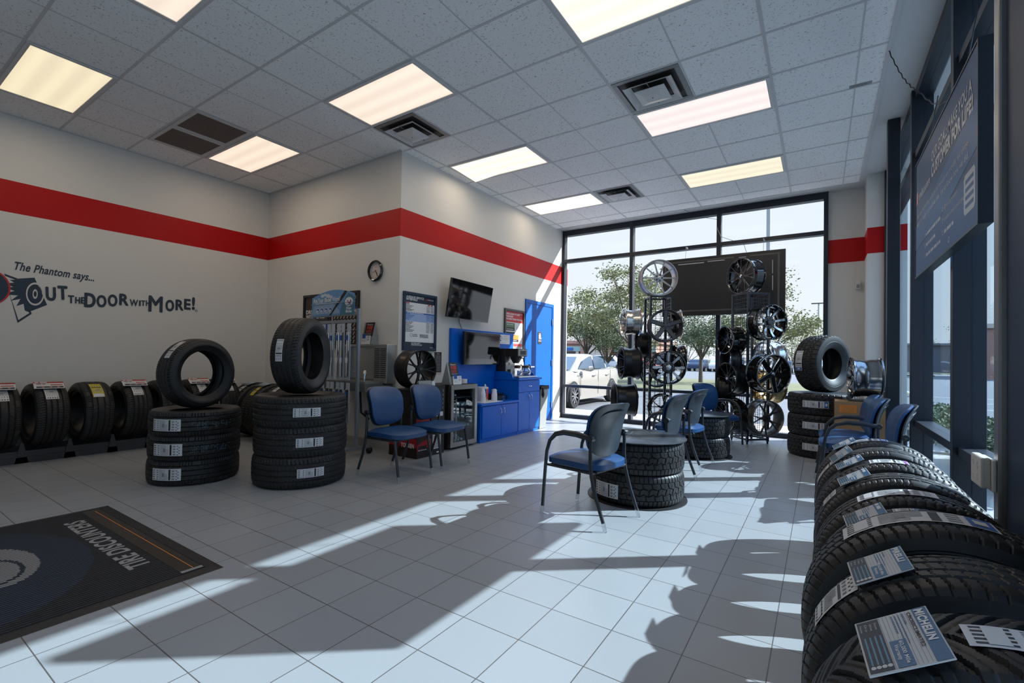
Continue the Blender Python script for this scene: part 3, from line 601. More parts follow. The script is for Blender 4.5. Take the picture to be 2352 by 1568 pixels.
# foam cups on the low counter
def cupmesh():
    g = MB(); g.lathe([(0, .085), (.024, .085), (.040, .004), (.0425, .002), (.0425, 0), (.0385, 0), (.022, .081), (0, .081)], mat('foam', (.78, .78, .80), .6), 22); return g.mesh('foam_cup')
cme = cupmesh()
for sx, sy, nm_ in ((-3.83, 5.185, 'left'), (-3.80, 5.42, 'right')):
    n = 7 if nm_ == 'left' else 6
    for k in range(n):
        o = bpy.data.objects.new('foam_cup', cme); COL.objects.link(o); o.location = (sx, sy, .522+k*.0165)
        pos = 'topmost' if k == n-1 else ('bottom' if k == 0 else '%s from the bottom' % ('second', 'third', 'fourth', 'fifth', 'sixth')[k-1])
        tag(o, 'white foam cup, %s in the %s stack on the low blue counter' % (pos, nm_), 'cup', 'nested foam cups')
tag(MB().box(-3.93, -3.72, 5.08, 5.52, .515, .521, white).obj('paper_mat', bevel=.001), 'white paper sheet under the two stacks of foam cups', 'paper')
t = thing('canister', 'white creamer tub with blue and red print behind the cups', 'tub', (-4.0, 5.40, .515))
MB().lathe([(0, 0), (.085, 0), (.09, .19), (.085, .195), (0, .195)], plwhite, 28).obj('tub_body', t)
g = MB(); g.lathe([(.0885, .06), (.0905, .17)], pblue, 10, a0=-.9, a1=-.2); g.obj('tub_label', t); g = MB(); g.lathe([(.0885, .03), (.0908, .17)], mat('print_bright_red', (.75, .06, .05), .5), 10, a0=-.15, a1=.6); g.obj('tub_label', t)
MB().tube([(.03, .03, .195), (.03, .03, .235)], [.018, .008], plwhite).obj('tub_spout', t)
t = thing('condiment_tray', 'black condiment organiser at the back of the low counter', 'tray', (-3.93, 5.68, .515))
g = MB(); g.box(-.09, .09, -.13, .13, 0, .06, blackm); g.box(-.09, .02, -.13, .13, .06, .09, blackm); g.obj('tray_body', t, bevel=.004, smooth=False)
MB().box(.09, .096, .0, .07, .0, .055, chrome).obj('tray_label', t, smooth=False)
t = thing('paper_bowl', 'small white paper bowl with a dark stirrer on the condiment organiser', 'bowl', (-3.95, 5.63, .605))
MB().lathe([(0, 0), (.030, 0), (.045, .055), (.047, .055), (.044, .052), (.029, .004), (0, .004)], white, 20).obj('bowl_body', t); MB().tube([(0, 0, .01), (-.03, -.02, .09)], .003, ink, 6).obj('stirrer', t)
# bin
t = thing('waste_bin', 'grey plastic waste bin with black liner beside the tall blue cabinet', 'bin', (-3.88, 6.67, 0))
g = MB(); vs = [(-.17, -.11, 0), (.17, -.11, 0), (.17, .10, 0), (-.17, .10, 0), (-.20, -.13, .66), (.20, -.13, .66), (.20, .12, .66), (-.20, .12, .66)]
g.add(vs, [(0, 3, 2, 1), (0, 1, 5, 4), (1, 2, 6, 5), (2, 3, 7, 6), (3, 0, 4, 7)], plgrey); g.obj('bin_body', t, bevel=.01, smooth=False)
g = MB(); r = random.Random(3); pts = []
for x0, y0, x1, y1 in ((-.205, -.135, .205, -.135), (.205, -.135, .205, .125), (.205, .125, -.205, .125), (-.205, .125, -.205, -.135)):
    for k in range(6): pts.append((x0+(x1-x0)*k/6, y0+(y1-y0)*k/6))
n = len(pts); vs = [(x, y, .69+r.uniform(-.006, .006)) for x, y in pts]+[(x*1.01, y*1.01, .63+r.uniform(-.012, .012)) for x, y in pts]
g.add(vs, [(i, (i+1) % n, n+(i+1) % n, n+i) for i in range(n)], black); g.tube([(.21, -.09, .66), (.215, -.09, .60), (.215, -.085, .54), (.215, -.085, .50)], [.008, .016, .022, .008], black); g.obj('bin_liner', t)

# drinks fridge with bottles
t = thing('drinks_fridge', 'small glass-door drinks fridge between the wheel boxes and blue cabinet', 'fridge', (-3.92, 4.62, 0)); I = T((3.92, -4.62, 0))
g = MB(); g.box(-4.13, -3.75, 4.36, 4.38, .02, .77, blackm, I); g.box(-4.13, -3.75, 4.86, 4.88, .02, .77, blackm, I); g.box(-4.13, -4.11, 4.38, 4.86, .02, .77, blackm, I); g.box(-4.13, -3.75, 4.38, 4.86, .02, .06, blackm, I); g.box(-4.14, -3.72, 4.355, 4.885, .77, .79, blackm, I); g.obj('cabinet_body', t, smooth=False)
g = MB(); g.box(-3.74, -3.69, 4.36, 4.41, .03, .785, steel, I); g.box(-3.74, -3.69, 4.83, 4.88, .03, .785, steel, I); g.box(-3.74, -3.69, 4.41, 4.83, .73, .785, steel, I); g.box(-3.74, -3.69, 4.41, 4.83, .03, .085, steel, I); dfr = g.obj('door_frame', t, bevel=.002, smooth=False)
MB().box(-3.715, -3.711, 4.41, 4.83, .085, .73, glass('fridge_glass', (.75, .83, .86), .12), I).obj('door_glass', t, smooth=False)
g = MB(); g.tube([(-3.69, 4.41, .60), (-3.655, 4.41, .60)], .006, steel, 8, I); g.tube([(-3.69, 4.41, .13), (-3.655, 4.41, .13)], .006, steel, 8, I); g.tube([(-3.655, 4.41, .62), (-3.655, 4.41, .11)], .008, chrome, 10, I); g.obj('door_handle', t)
for z in (.23, .36, .49, .62):
    g = MB()
    for i in range(13): g.tube([(-4.10, 4.39+i*.038, z), (-3.76, 4.39+i*.038, z)], .0018, chrome, 5, I)
    g.tube([(-3.76, 4.385, z), (-3.76, 4.855, z)], .003, chrome, 6, I); g.obj('wire_shelf', t)
g = MB(); g.box(-3.84, -3.82, 4.55, 4.60, .755, .765, mat('led_blue', (.1, .3, .9), .5, emit=(.2, .5, 1), es=3), I); g.obj('status_light', t, smooth=False)
for k in range(2):
    for j in range(2): MB().cyl((-3.80+0*k, 4.39+.46*j, 0) if k == 0 else (-4.08, 4.39+.46*j, 0), (-3.80, 4.39+.46*j, .025) if k == 0 else (-4.08, 4.39+.46*j, .025), .014, blackm, M=I).obj('foot', t)
g = MB(); g.lathe([(0, 0), (.030, .0), (.031, .10), (.026, .125), (.013, .155), (.013, .165)], mat('bottle_pet', (.30, .38, .42), .12, spec=.8), 14); bme = g.mesh('bottle_body'); g = MB(); g.lathe([(.0145, .162), (.0145, .178), (0, .178)], mat('cap_blue', (.50, .58, .66), .4), 12); bcap = g.mesh('bottle_cap')
rowsz = [('bottom', .067), ('lowest wire', .236), ('second wire', .366), ('third wire', .496), ('top wire', .626)]
for rn, z in rowsz:
    for k in range(6):
        if rn == 'top wire' and k > 1: continue
        # bottles lie on their sides with the caps to the door
        up = 1 if (rn == 'bottom' and k > 3) else 0
        y = 4.44+k*.067 if not up else 4.475+(k-4)*.067; zz = z+.031+(.056 if up else 0)
        M_ = T((-3.925, y, zz)) @ Ry(PI/2)
        r_ = bpy.data.objects.new('water_bottle', None); COL.objects.link(r_); r_.matrix_basis = M_; r_.empty_display_size = .02
        for nme, me in (('bottle_body', bme), ('bottle_cap', bcap)):
            o = bpy.data.objects.new(nme, me); COL.objects.link(o); o.parent = r_
        tag(r_, 'water bottle in the small fridge, %s on the %s shelf' % (('leftmost', 'second from the left', 'third from the left', 'rightmost') [k] if not up and (k < 3 or k == 3 and rn == 'bottom') else (('left of the upper pair', 'right of the upper pair')[k-4] if up else ('fourth from the left', 'fifth from the left', 'rightmost')[k-3]), rn), 'bottle', 'water bottles on the %s shelf of the fridge' % rn)
# brochure holders
def holder(M, lab):
    t = thing('brochure_holder', lab, 'sign holder', M=M)
    h = .27; w_ = .19
    g = MB(); g.add([(-.005, 0, 0), (-.005, w_, 0), (-.07, w_, h), (-.07, 0, h), (-.15, 0, 0), (-.15, w_, 0)], [(0, 1, 2, 3), (3, 2, 5, 4), (0, 3, 4), (1, 5, 2)], plgrey); g.obj('easel', t, smooth=False)
    L_ = math.hypot(.065, h); MM = frame((-.003, .0, .0), (0, 1, 0), (-.065, 0, h))
    g = MB(); g.rect(.03, w_, .10, L_, ink, MM, .001); g.text('Get up to a', .018, white, MM, .06, L_-.035, .002, w=.10, bold=.02); g.text('$100', .045, mat('print_bright_red', (.75, .06, .05), .5), MM, .06, L_-.088, .002, w=.10, bold=.03); g.text('Visa Reward', .014, MATS['print_bright_red'], MM, .06, L_-.11, .002, w=.10, bold=.02); g.text('Prepaid Card', .014, MATS['print_bright_red'], MM, .06, L_-.128, .002, w=.10, bold=.02); g.lines(.05, .17, L_-.145, .005, pgrey, MM, .002, 1); g.lines(.06, .16, L_-.156, .005, pgrey, MM, .002, 2); g.obj('poster_sheet', t, smooth=False)
    g = MB(); MM2 = frame((.012, .035, 0), (0, 1, 0), (-.01, 0, .12)); g.box(0, .16, 0, .105, 0, .004, white, MM2); g.rect(.015, .075, .07, .125, pblue, MM2, .005); g.lines(.015, .08, .045, .004, pgrey, MM2, .005, 1); g.lines(.015, .08, .03, .004, pgrey, MM2, .005, 2); g.rect(.115, .135, .08, .095, pgrey, MM2, .005); g.rect(.115, .135, .045, .065, pgrey, MM2, .005); g.obj('brochure', t, smooth=False)
holder(T((-3.72, 4.375, .792)), 'grey easel card with red $100 offer standing on the small fridge')
t = thing('cup_sleeve', 'short white roll lying on the small fridge beside the $100 card', 'roll', (-3.84, 4.77, .792)); MB().lathe([(.05, 0), (.05, .055), (.035, .055), (.035, 0)], white, 24, closed=True).obj('roll_body', t)

# drinking fountain on the alcove wall
t = thing('drinking_fountain', 'stainless drinking fountain on the alcove wall behind the wiper rack', 'fountain', (-4.35, YA, .70)); I = T((4.35, -YA, -.70))
g = MB(); g.box(-4.42, -4.19, 3.78, YA, .80, 1.265, steel, I); g.obj('cooler_housing', t, bevel=.006, smooth=False)
g = MB()
for i in range(15):
    z = .87+i*.024
    g.box(-4.400, -4.315, 3.776, 3.782, z, z+.010, ink, I); g.box(-4.295, -4.21, 3.776, 3.782, z, z+.010, ink, I)
g.obj('vent_slots', t, smooth=False)
g = MB(); g.box(-5.05, -4.425, 3.88, YA, .84, 1.265, steel, I); g.box(-5.05, -4.425, 3.78, 3.88, 1.235, 1.265, steel, I); g.box(-5.05, -5.02, 3.78, 3.88, .84, 1.235, steel, I); g.obj('splash_back', t, bevel=.004, smooth=False)
g = MB(); g.box(-5.05, -4.24, 3.52, 3.775, .72, .82, steeld, I); g.box(-5.01, -4.28, 3.55, 3.76, .82, .832, steel, I); g.box(-5.05, -4.24, 3.775, YA, .70, .795, steeld, I); g.obj('basin', t, bevel=.012, smooth=False)
g = MB(); g.tube([(-4.36, 3.60, .83), (-4.36, 3.60, .88), (-4.37, 3.61, .91)], [.012, .016, .02], chrome, 12, I); g.tube([(-4.37, 3.61, .91), (-4.39, 3.63, .945), (-4.40, 3.65, .95)], [.02, .018, .008], plwhite, 12, I); g.obj('bubbler', t)
g = MB(); g.tube([(-4.55, 3.7, .70), (-4.55, 3.72, .45), (-4.6, 3.88, .35)], .012, ink, 8, I); g.obj('drain_hose', t)
holder(T((-4.70, 3.805, 1.268)) @ Rz(-PI/2) @ T((.0, .0, 0)), 'grey easel card with red $100 offer standing on the drinking fountain')

# boxes and wheel beside the fridge
t = thing('wheel_box', 'large dark red and black wheel box behind the two left chairs', 'box', (-3.89, 3.89, 0)); I = T((3.89, -3.89, 0))
MB().box(-4.11, -3.67, 3.765, 3.99, .002, .365, mat('box_maroon', (.018, .006, .007), .45), I).obj('carton', t, bevel=.003, smooth=False)
g = MB(); MM = I @ frame((-3.6685, 3.77, 0), (0, 1, 0), (0, 0, 1)); bred = mat('box_red', (.40, .006, .015), .45); g.flat([(0, .08), (.22, .12), (.22, .20), (.10, .19), (0, .15)], bred, MM); g.rect(.02, .15, .10, .135, ink, MM, .001); g.lines(.02, .15, .085, .008, white, MM, .001, 1)
MM = I @ frame((-4.11, 3.7635, 0), (1, 0, 0), (0, 0, 1)); g.rect(0, .44, .12, .22, bred, MM); g.text('TOUREN', .045, white, MM, .20, .115, .001, w=.20, bold=.04); g.obj('carton_print', t, smooth=False)
t = thing('wheel_box', 'upper dark wheel box with a red label carrying the black spoked wheel', 'box', (-3.89, 3.89, .367)); I = T((3.89, -3.89, -.367))
MB().box(-4.11, -3.69, 3.77, 3.99, .367, .735, mat('box_black', (.010, .008, .009), .45), I).obj('carton', t, bevel=.003, smooth=False)
g = MB(); MM = I @ frame((-3.6885, 3.77, 0), (0, 1, 0), (0, 0, 1)); g.rect(0, .22, .38, .44, bred, MM); g.rect(.15, .21, .61, .65, white, MM, .001); g.lines(.16, .205, .625, .007, ink, MM, .002); g.obj('carton_print', t, smooth=False)
t = thing('wheel_box', 'tall narrow black wheel box with white labels beside the fridge', 'box', (-3.89, 4.12, 0)); I = T((3.89, -4.12, 0))
MB().box(-4.11, -3.68, 4.0, 4.23, .002, .80, mat('box_black', (.010, .008, .009), .45), I).obj('carton', t, bevel=.003, smooth=False)
g = MB(); MM = I @ frame((-3.6785, 4.0, 0), (0, 1, 0), (0, 0, 1)); g.rect(.03, .17, .07, .27, labelw, MM)
g.text('TOUREN', .02, ink, MM, .06, .24, .001, w=.09, bold=.03)
for i in range(9): g.lines(.045, .155, .085+i*.016, .006, ink, MM, .001, i)
g.rect(.02, .20, .44, .49, labelw, MM); g.lines(.03, .15, .455, .010, ink, MM, .001, 77); g.rect(.10, .16, .02, .035, white, MM)
for i in range(5): g.rect(.19, .20, .52+i*.05, .55+i*.05, plgrey, MM)
g.obj('carton_print', t, smooth=False)
tag(MB().box(-4.09, -3.70, 3.775, 3.985, .737, .755, blackm).obj('wheel_tray', bevel=.004, smooth=False), 'thin black tray under the black spoked wheel', 'tray')
g = MB(); MM = frame((-3.68, 3.80, .76), (.0, 1, 0), (-.25, 0, 1)); g.box(0, .21, 0, .10, 0, .005, plgrey, MM); tag(g.obj('blank_card', smooth=False), 'blank slate grey card propped against the black wheel', 'card')
g = MB(); MM = frame((-3.70, 4.03, .76), (.3, 1, 0), (-.15, 0, 1)); g.box(0, .04, 0, .09, 0, .003, white, MM); g.lines(.005, .035, .02, .012, pred, MM, .004); tag(g.obj('price_tag', smooth=False), 'small white and pink tag by the black wheel on the boxes', 'tag')

# ---------------------------------------------------------------- wiper blade display rack
WO = frame((-5.10, 3.47, 0), (.995, -.02, 0), (0, 0, 1))   # x along the rack, y up, z to the room
WOm = frame((-5.22, 3.50, 0), (1, -.03, 0), (0, 1, 0))
t = thing('wiper_rack', 'grey wheeled wiper blade display rack with blue header behind the tire stack', 'display rack', M=WOm)
Wd = .90
for x in (0, Wd): MB().box(x-.018, x+.018, -.015, .015, .07, 1.66, galv).obj('upright', t, bevel=.002, smooth=False)
g = MB(); g.box(.018, Wd-.018, -.012, .012, 1.585, 1.625, galv); g.box(.018, Wd-.018, -.03, -.018, 1.50, 1.535, galv); g.obj('crossbar', t, bevel=.002, smooth=False)
g = MB(); g.box(-.01, Wd+.01, -.01, .01, .09, .13, galv)
for x in (0, Wd): g.box(x-.015, x+.015, -.20, .20, .07, .10, galv)
g.obj('base_frame', t, bevel=.002, smooth=False)
for x in (0, Wd):
    for y in (-.18, .18): 
        g = MB(); g.lathe([(.012, -.014), (.036, -.014), (.040, -.008), (.040, .008), (.036, .014), (.012, .014)], rubber, 20, T((x, y, .041)) @ Ry(PI/2), closed=True); g.box(x-.018, x+.018, y-.004, y+.004, .04, .075, steeld); g.obj('caster', t)
g = MB(); 
for z in (1.42, .95, .62): g.tube([(.02, -.055, z), (Wd-.02, -.055, z)], .003, galv, 6); g.tube([(.02, 0, z), (.02, -.055, z)], .003, galv, 6); g.tube([(Wd-.02, 0, z), (Wd-.02, -.055, z)], .003, galv, 6)
g.tube([(.0, -.03, 1.74), (Wd-.03, -.03, 1.74)], .003, galv, 6); g.obj('wire_rail', t)
g = MB(); F = frame((0, -.016, 1.60), (1, 0, 0), (0, 0, 1)); pts = [(0, 0)]+[(Wd*.93, 0)]+[(Wd*.93*(1-i/16), .20+.10*math.sin(PI*(.12+.80*i/16))) for i in range(17)]
g.poly(pts, -.003, 0, mat('header_sky', (.12, .30, .55), .35), F); g.flat([(0, 0.02), (Wd*.66, 0.02), (Wd*.5, .14), (Wd*.1, .18)], mat('header_haze', (.25, .38, .58), .4), F, .001)
g.flat([(Wd*.62, 0), (Wd*.93, 0), (Wd*.93, .20), (Wd*.80, .25), (Wd*.66, .10)], mat('header_teal', (.05, .18, .28), .4), F, .0015); g.flat([(Wd*.40, 0), (Wd*.44, 0), (Wd*.78, .265), (Wd*.73, .28)], ink, F, .002)
for cx, cy, rr in ((.22, .24, .035), (.27, .25, .03), (.33, .235, .04), (.39, .22, .03)): g.disc(cx, cy, rr, rr*.6, mat('cloud', (.55, .62, .70), .5), F, .0022)
g.text('Are Your Blades Worn?', .052, white, F, .03, .165, .003, w=.54, bold=.03); g.lines(.08, .55, .14, .010, white, F, .003, 2)
for i in range(4): g.disc(.13+i*.085, .065, .034, .034, white, F, .003, 20); g.disc(.13+i*.085, .065, .027, .027, pblue, F, .0035, 20); g.disc(.125+i*.085, .058, .018, .012, white, F, .004, 12)
g.disc(Wd*.82, .145, .075, .052, white, F, .003); g.flat([(.70, .165), (.72, .165), (.74, .135), (.755, .15), (.74, .115)], pred, F, .004); g.flat([(.745, .12), (.765, .115), (.785, .165), (.765, .165)], pblue, F, .004); g.lines(.70, .78, .105, .010, pblue, F, .004, 3)
g.text('Wiper', .030, white, F, Wd*.82, .058, .003, w=.10, align='C', bold=.03); g.text('Blades', .030, white, F, Wd*.82, .022, .003, w=.11, align='C', bold=.03)
g.obj('header_card', t, smooth=False)
blist = glass('blister', (.85, .90, .95), .9, .10); bl2 = mat('blister_card', (.42, .48, .55), .25)
pk = None
for r_, (z0, hh, lab) in enumerate(((.85, .64, 'upper'), (.36, .46, 'lower'))):
    for k in range(9):
        x = .075+k*.094; y = -.075-(k % 2)*.01-.03*r_*0
        if pk is None:
            pk = thing('wiper_blade_pack', '', 'blister pack', M=WOm @ T((x, y, z0)))
            g = MB(); g.box(-.032, .032, 0, .004, 0, .66, bl2); g.obj('pack_card', pk, smooth=False)
            g = MB(); g.box(-.018, .018, -.024, 0, .03, .56, blist); g.obj('blister_shell', pk, bevel=.006, smooth=False)
            g = MB(); g.tube([(0, -.012, .05), (0, -.014, .30), (0, -.012, .54)], .006, ink, 6); g.box(-.008, .008, -.018, -.006, .26, .34, ink); g.obj('wiper_blade', pk)
            g = MB(); g.box(-.02, .02, -.0265, -.0255, .20, .26, white); g.box(-.02, .02, -.0265, -.0255, .46, .52, pblue); g.obj('pack_label', pk, smooth=False); r0 = pk
        else: r0 = link_copy(pk, WOm @ T((x, y, z0)) @ S(1, 1, hh/.66), '')
        tag(r0, 'wiper blade blister pack, %s in the %s row of the display rack' % (('leftmost', 'second from the left', 'third from the left', 'fourth from the left', 'middle one', 'fourth from the right', 'third from the right', 'second from the right', 'rightmost')[k], lab), 'blister pack', 'wiper blade packs in the %s row' % lab)

# ================================================================ TYRES
def tread_depth(kind, u, th):
    """u in [-1,1] across the tread, th around; returns groove depth 0..1"""
    d = 0.0
    if kind == 'road':
        for g in (-.62, -.22, .22, .62):
            if abs(u-g) < .045: return 1.0
        if abs(u) > .66:
            if ((th*76/(2*PI)) + (.25*(abs(u)-.66) if u > 0 else -.25*(abs(u)-.66))*4) % 1 < .17: return .8
        else:
            k = int((u+.62)/.42); 
            if ((th*76/(2*PI)) + .5*k + u*1.2) % 1 < .12: return .45
        return 0.0
    if kind == 'fine':
        for g in (-.66, -.25, .25, .66):
            if abs(u-g) < .035: return 1.0
        if abs(u) > .70 and (th*96/(2*PI)) % 1 < .2: return .7
        if .25 < abs(u) < .66 and ((th*48/(2*PI)) + abs(u)*1.6) % 1 < .12: return .5
        return 0.0
    if kind == 'mt':
        n = 36; zz = .07*math.sin(th*n)
        for k, g in enumerate((-.60, -.22, .22, .60)):
            if abs(u-g-zz*(1 if k % 2 else -1)) < .05: return 1.0
        k = int(math.floor((u+.60)/.40)); ph = (th*n/(2*PI) + .5*(k % 2) + .10*math.sin(u*9)) % 1
        return 1.0 if ph < .16 else (.35 if .52 < ph < .58 else 0.0)
    if kind == 'at':
        n = 34; au = abs(u)
        tri = 4*abs(((th*n/(2*PI)) % 1)-.5)-1
        if abs(au-.64) < .028: return 1.0
        if au > .64: return .9 if (th*n*2/(2*PI)) % 1 < .15 else 0.0
        if abs(u-.23-.07*tri) < .030 or abs(u+.23-.07*tri) < .030: return 1.0
        k = 0 if u > .23 else (1 if u > -.23 else 2)
        ph = (th*n/(2*PI) + (0, .5, 0)[k] + .35*u*(1 if k != 1 else -1)) % 1
        if ph < .13: return 1.0
        return .25 if .50 < ph < .545 else 0.0
    if kind == 'vee':
        ph = (th*42/(2*PI) + 1.5*abs(u)**.8 + (.5 if u > 0 else 0)) % 1
        if ph < .26 and abs(u) > .04: return 1.0
        return .3 if .60 < ph < .66 else 0.0
    return 0.0
def tyre_mesh(kind, R, W, rim, N, cols, depth=.008):
    hw = W*.42; prof = []
    for i in range(cols+1):                               # tread
        u = -1+2*i/cols; prof.append((R-.010*abs(u)**4, u*hw, u))
    sh = [(R-.022, W*.470), (R-.045, W*.490), (R-(R-rim)*.45, W*.50), (R-(R-rim)*.48, W*.493), (R-(R-rim)*.52, W*.50), (R-(R-rim)*.72, W*.47), (rim+.018, W*.415), (rim+.006, W*.40), (rim, W*.385), (rim, W*.35)]
    inner = [(rim+.02, W*.34), (R-(R-rim)*.55, W*.44), (R-.04, W*.40), (R-.024, W*.30), (R-.022, 0)]
    full = prof + [(r, z, None) for r, z in sh] + [(r, z, None) for r, z in inner] + [(r, -z, None) for r, z in inner[::-1][1:]] + [(r, -z, None) for r, z in sh[::-1]]
    K = len(full); vs = []; fs = []; mi = []
    for i in range(N):
        th = 2*PI*i/N; c, s_ = math.cos(th), math.sin(th)
        for r, z, u in full:
            if u is not None and .0 < abs(u) < .999: r = r-depth*tread_depth(kind, u, th)
            elif u is not None: r = r-depth*.6*tread_depth(kind, u*.97, th)
            elif abs(z) > W*.465 and r > R-.03: r = r-depth*.5*tread_depth(kind, math.copysign(.97, z), th)
            vs.append((r*c, r*s_, z))
    nt_ = cols
    for i in range(N):
        j = (i+1) % N
        for k in range(K):
            l = (k+1) % K; fs.append((i*K+k, j*K+k, j*K+l, i*K+l)); mi.append(0 if (k < nt_+1 or k == K-1) else 1)
    me = bpy.data.meshes.new('tire'); me.from_pydata(vs, [], fs); me.materials.append(rubber); me.materials.append(rubber_old)
    me.polygons.foreach_set('material_index', mi); me.polygons.foreach_set('use_smooth', [True]*len(fs)); me.set_sharp_from_angle(angle=math.radians(28)); me.update(); return me
TM = {}
def tyre(key, kind, R, W, rim, M, label, cat='tire', group=None, N=304, cols=34):
    k = (key,)
    if k not in TM: TM[k] = tyre_mesh(kind, R, W, rim, N, cols)
    o = bpy.data.objects.new('tire', TM[k]); COL.objects.link(o); o.matrix_basis = M; tag(o, label, cat, group); return o
def sticker(par, R, a0, a1, z0, z1, style='white', seed=1):
    """paper strip glued round the tread, printed with blocks; angles in degrees about the tyre axis"""
    g = MB(); r = random.Random(seed); a0, a1 = math.radians(a0), math.radians(a1)
    def patch(u0, u1, v0, v1, m_, dr):
        n = max(1, int(abs(u1-u0)*14)); vs = []; fs = []
        for i in range(n+1):
            a = a0+(a1-a0)*(u0+(u1-u0)*i/n)
            for v in (v0, v1): vs.append(((R+dr)*math.cos(a), (R+dr)*math.sin(a), z0+(z1-z0)*v))
        fs = [(2*i, 2*i+2, 2*i+3, 2*i+1) for i in range(n)]; g.add(vs, fs, m_)
    patch(0, 1, 0, 1, {'white': labelw, 'yellow': pyellow, 'blue': labelw, 'purple': labelw}[style], .0012)
    if style == 'yellow': patch(0, .16, .05, .95, labelw, .002)
    patch(.62, .68, .06, .94, ink, .002)
    for i in range(5): patch(.04, .24, .08+i*.18, .16+i*.18, ink if i % 2 else inkn, .002); patch(.10+.02*i, .13+.02*i, .1, .9, labelw, .0024)
    for i in range(8): patch(.29, .58 if i < 5 else .5, .08+i*.11, .12+i*.11, labelg, .002)
    patch(.40, .47, .30, .62, labelg, .0022)
    for i in range(4): patch(.72, .80, .08+i*.22, .20+i*.22, labelg, .002)
    for i in range(7): patch(.84+(i % 2)*.05, .88+(i % 2)*.05, .08+i*.12, .14+i*.12, ink, .002)
    if style == 'blue': patch(.84, .98, .05, .95, pblue, .0026); patch(.87, .95, .3, .7, labelw, .003)
    if style == 'purple': patch(.90, .97, .0, 1, ppurple, .0026)
    o = g.obj('label_sticker', par, smooth=False); return o
# orientation helpers: a tyre mesh lies with its axis on local z
def stand(x, y, z, ax, roll=0.0, sc=(1, 1, 1)):
    """standing tyre whose axis points along horizontal vector ax; local x+ = up"""
    a = Vector((ax[0], ax[1], 0)).normalized(); up = Vector((0, 0, 1)); v = a.cross(up)   # local x=up, y=v, z=a
    M = Matrix.Identity(4)
    for i in range(3): M[i][0], M[i][1], M[i][2], M[i][3] = up[i], v[i], a[i], (x, y, z)[i]
    return M @ Rz(roll) @ S(*sc)
def lie(x, y, z, rz=0.0, tilt=0.0): return T((x, y, z)) @ Rx(tilt) @ Rz(rz)
ordn = ['nearest the camera', 'second from the camera', 'third from the camera', 'fourth from the camera', 'fifth from the camera', 'sixth from the camera', 'seventh from the camera', 'eighth from the camera', 'ninth, farthest from the camera']

# right-hand row along the window --------------------------------
def cardobj(M, w_, h_, head, brand, sub, label, body=white, dark=inkn, thick=.0025):
    t = thing('price_card', label, 'price card', M=M)
    g = MB(); g.box(0, w_, 0, h_, 0, thick, body); g.obj('card_sheet', t, bevel=.001, smooth=False)
    g = MB(); z = thick+.0006; g.rect(0.002, w_-.002, h_*.80, h_-.002, head, None, z)
    for i in range(15): g.rect(.004, w_-.004, h_*.03+i*h_*.052, h_*.036+i*h_*.052, labelg, None, z-.0003)
    if brand == '~': g.lines(w_*.05, w_*.5, h_*.85, h_*.09, labelw, None, z+.0006, 3)
    else: g.text(brand, h_*.105, white, None, w_*.04, h_*.835, z+.0006, w=w_*.62, bold=.05, shear=.1)
    if sub: g.text(sub, h_*.05, ink, None, w_*.06, h_*.725, z+.0004, w=w_*.66, bold=.02)
    g.text('FEATURES', h_*.03, head, None, w_*.06, h_*.65, z+.0004, w=w_*.22, bold=.02)
    for i in range(3): g.lines(w_*.06, w_*(.62 if i < 2 else .4), h_*(.60-.045*i), h_*.016, head, None, z+.0004, i+7)
    g.rect(w_*.52, w_*.97, h_*.37, h_*.58, head, None, z+.0002); g.text('60,000 Mile', h_*.05, white, None, w_*.55, h_*.49, z+.0008, w=w_*.38, bold=.02); g.text('Warranty', h_*.05, white, None, w_*.60, h_*.415, z+.0008, w=w_*.26, bold=.02)
    g.rect(w_*.03, w_*.97, h_*.03, h_*.33, dark, None, z+.0002)
    for i in range(4):
        y = h_*(.06+.068*i); g.rect(w_*.36, w_*.86, y+.002, y+.005, MATS['card_teal'], None, z+.0006); g.disc(w_*.90, y+.0035, .005, .004, labelw, None, z+.0006, 10)
        g.text(('Noise', 'Dry', 'Wet', 'Snow')[i], h_*.03, labelw, None, w_*.10, y, z+.0006, w=w_*.14)
    g.obj('card_print', t, smooth=False); return t
mat('card_teal', (.06, .22, .36), .4)
chead = mat('card_blue', (.006, .10, .24), .35); cbody = mat('card_silver', (.50, .52, .54), .35)
RR = [(1.10, .335, .24, 'vee'), (1.42, .335, .235, 'road'), (1.745, .345, .24, 'road'), (2.00, .318, .20, 'fine'), (2.245, .322, .20, 'road'),
      (2.565, .322, .21, 'fine'), (2.90, .322, .21, 'road'), (3.26, .325, .22, 'fine'), (3.60, .325, .22, 'fine')]
RXC = .30
rsty = [(17, -26, .28, 'blue'), (66, 42, .6, 'white'), (44, -14, .24, 'blue'), (18, 6, .55, 'blue'), (34, -8, .3, 'white'), (62, 48, .5, 'white'), (18, -8, .3, 'purple'), (72, 40, .4, 'white'), (36, -6, .3, 'blue')]
brands = ['MICHELIN', 'PIRELLI', None, '~', None, '~', '~', None, '~']
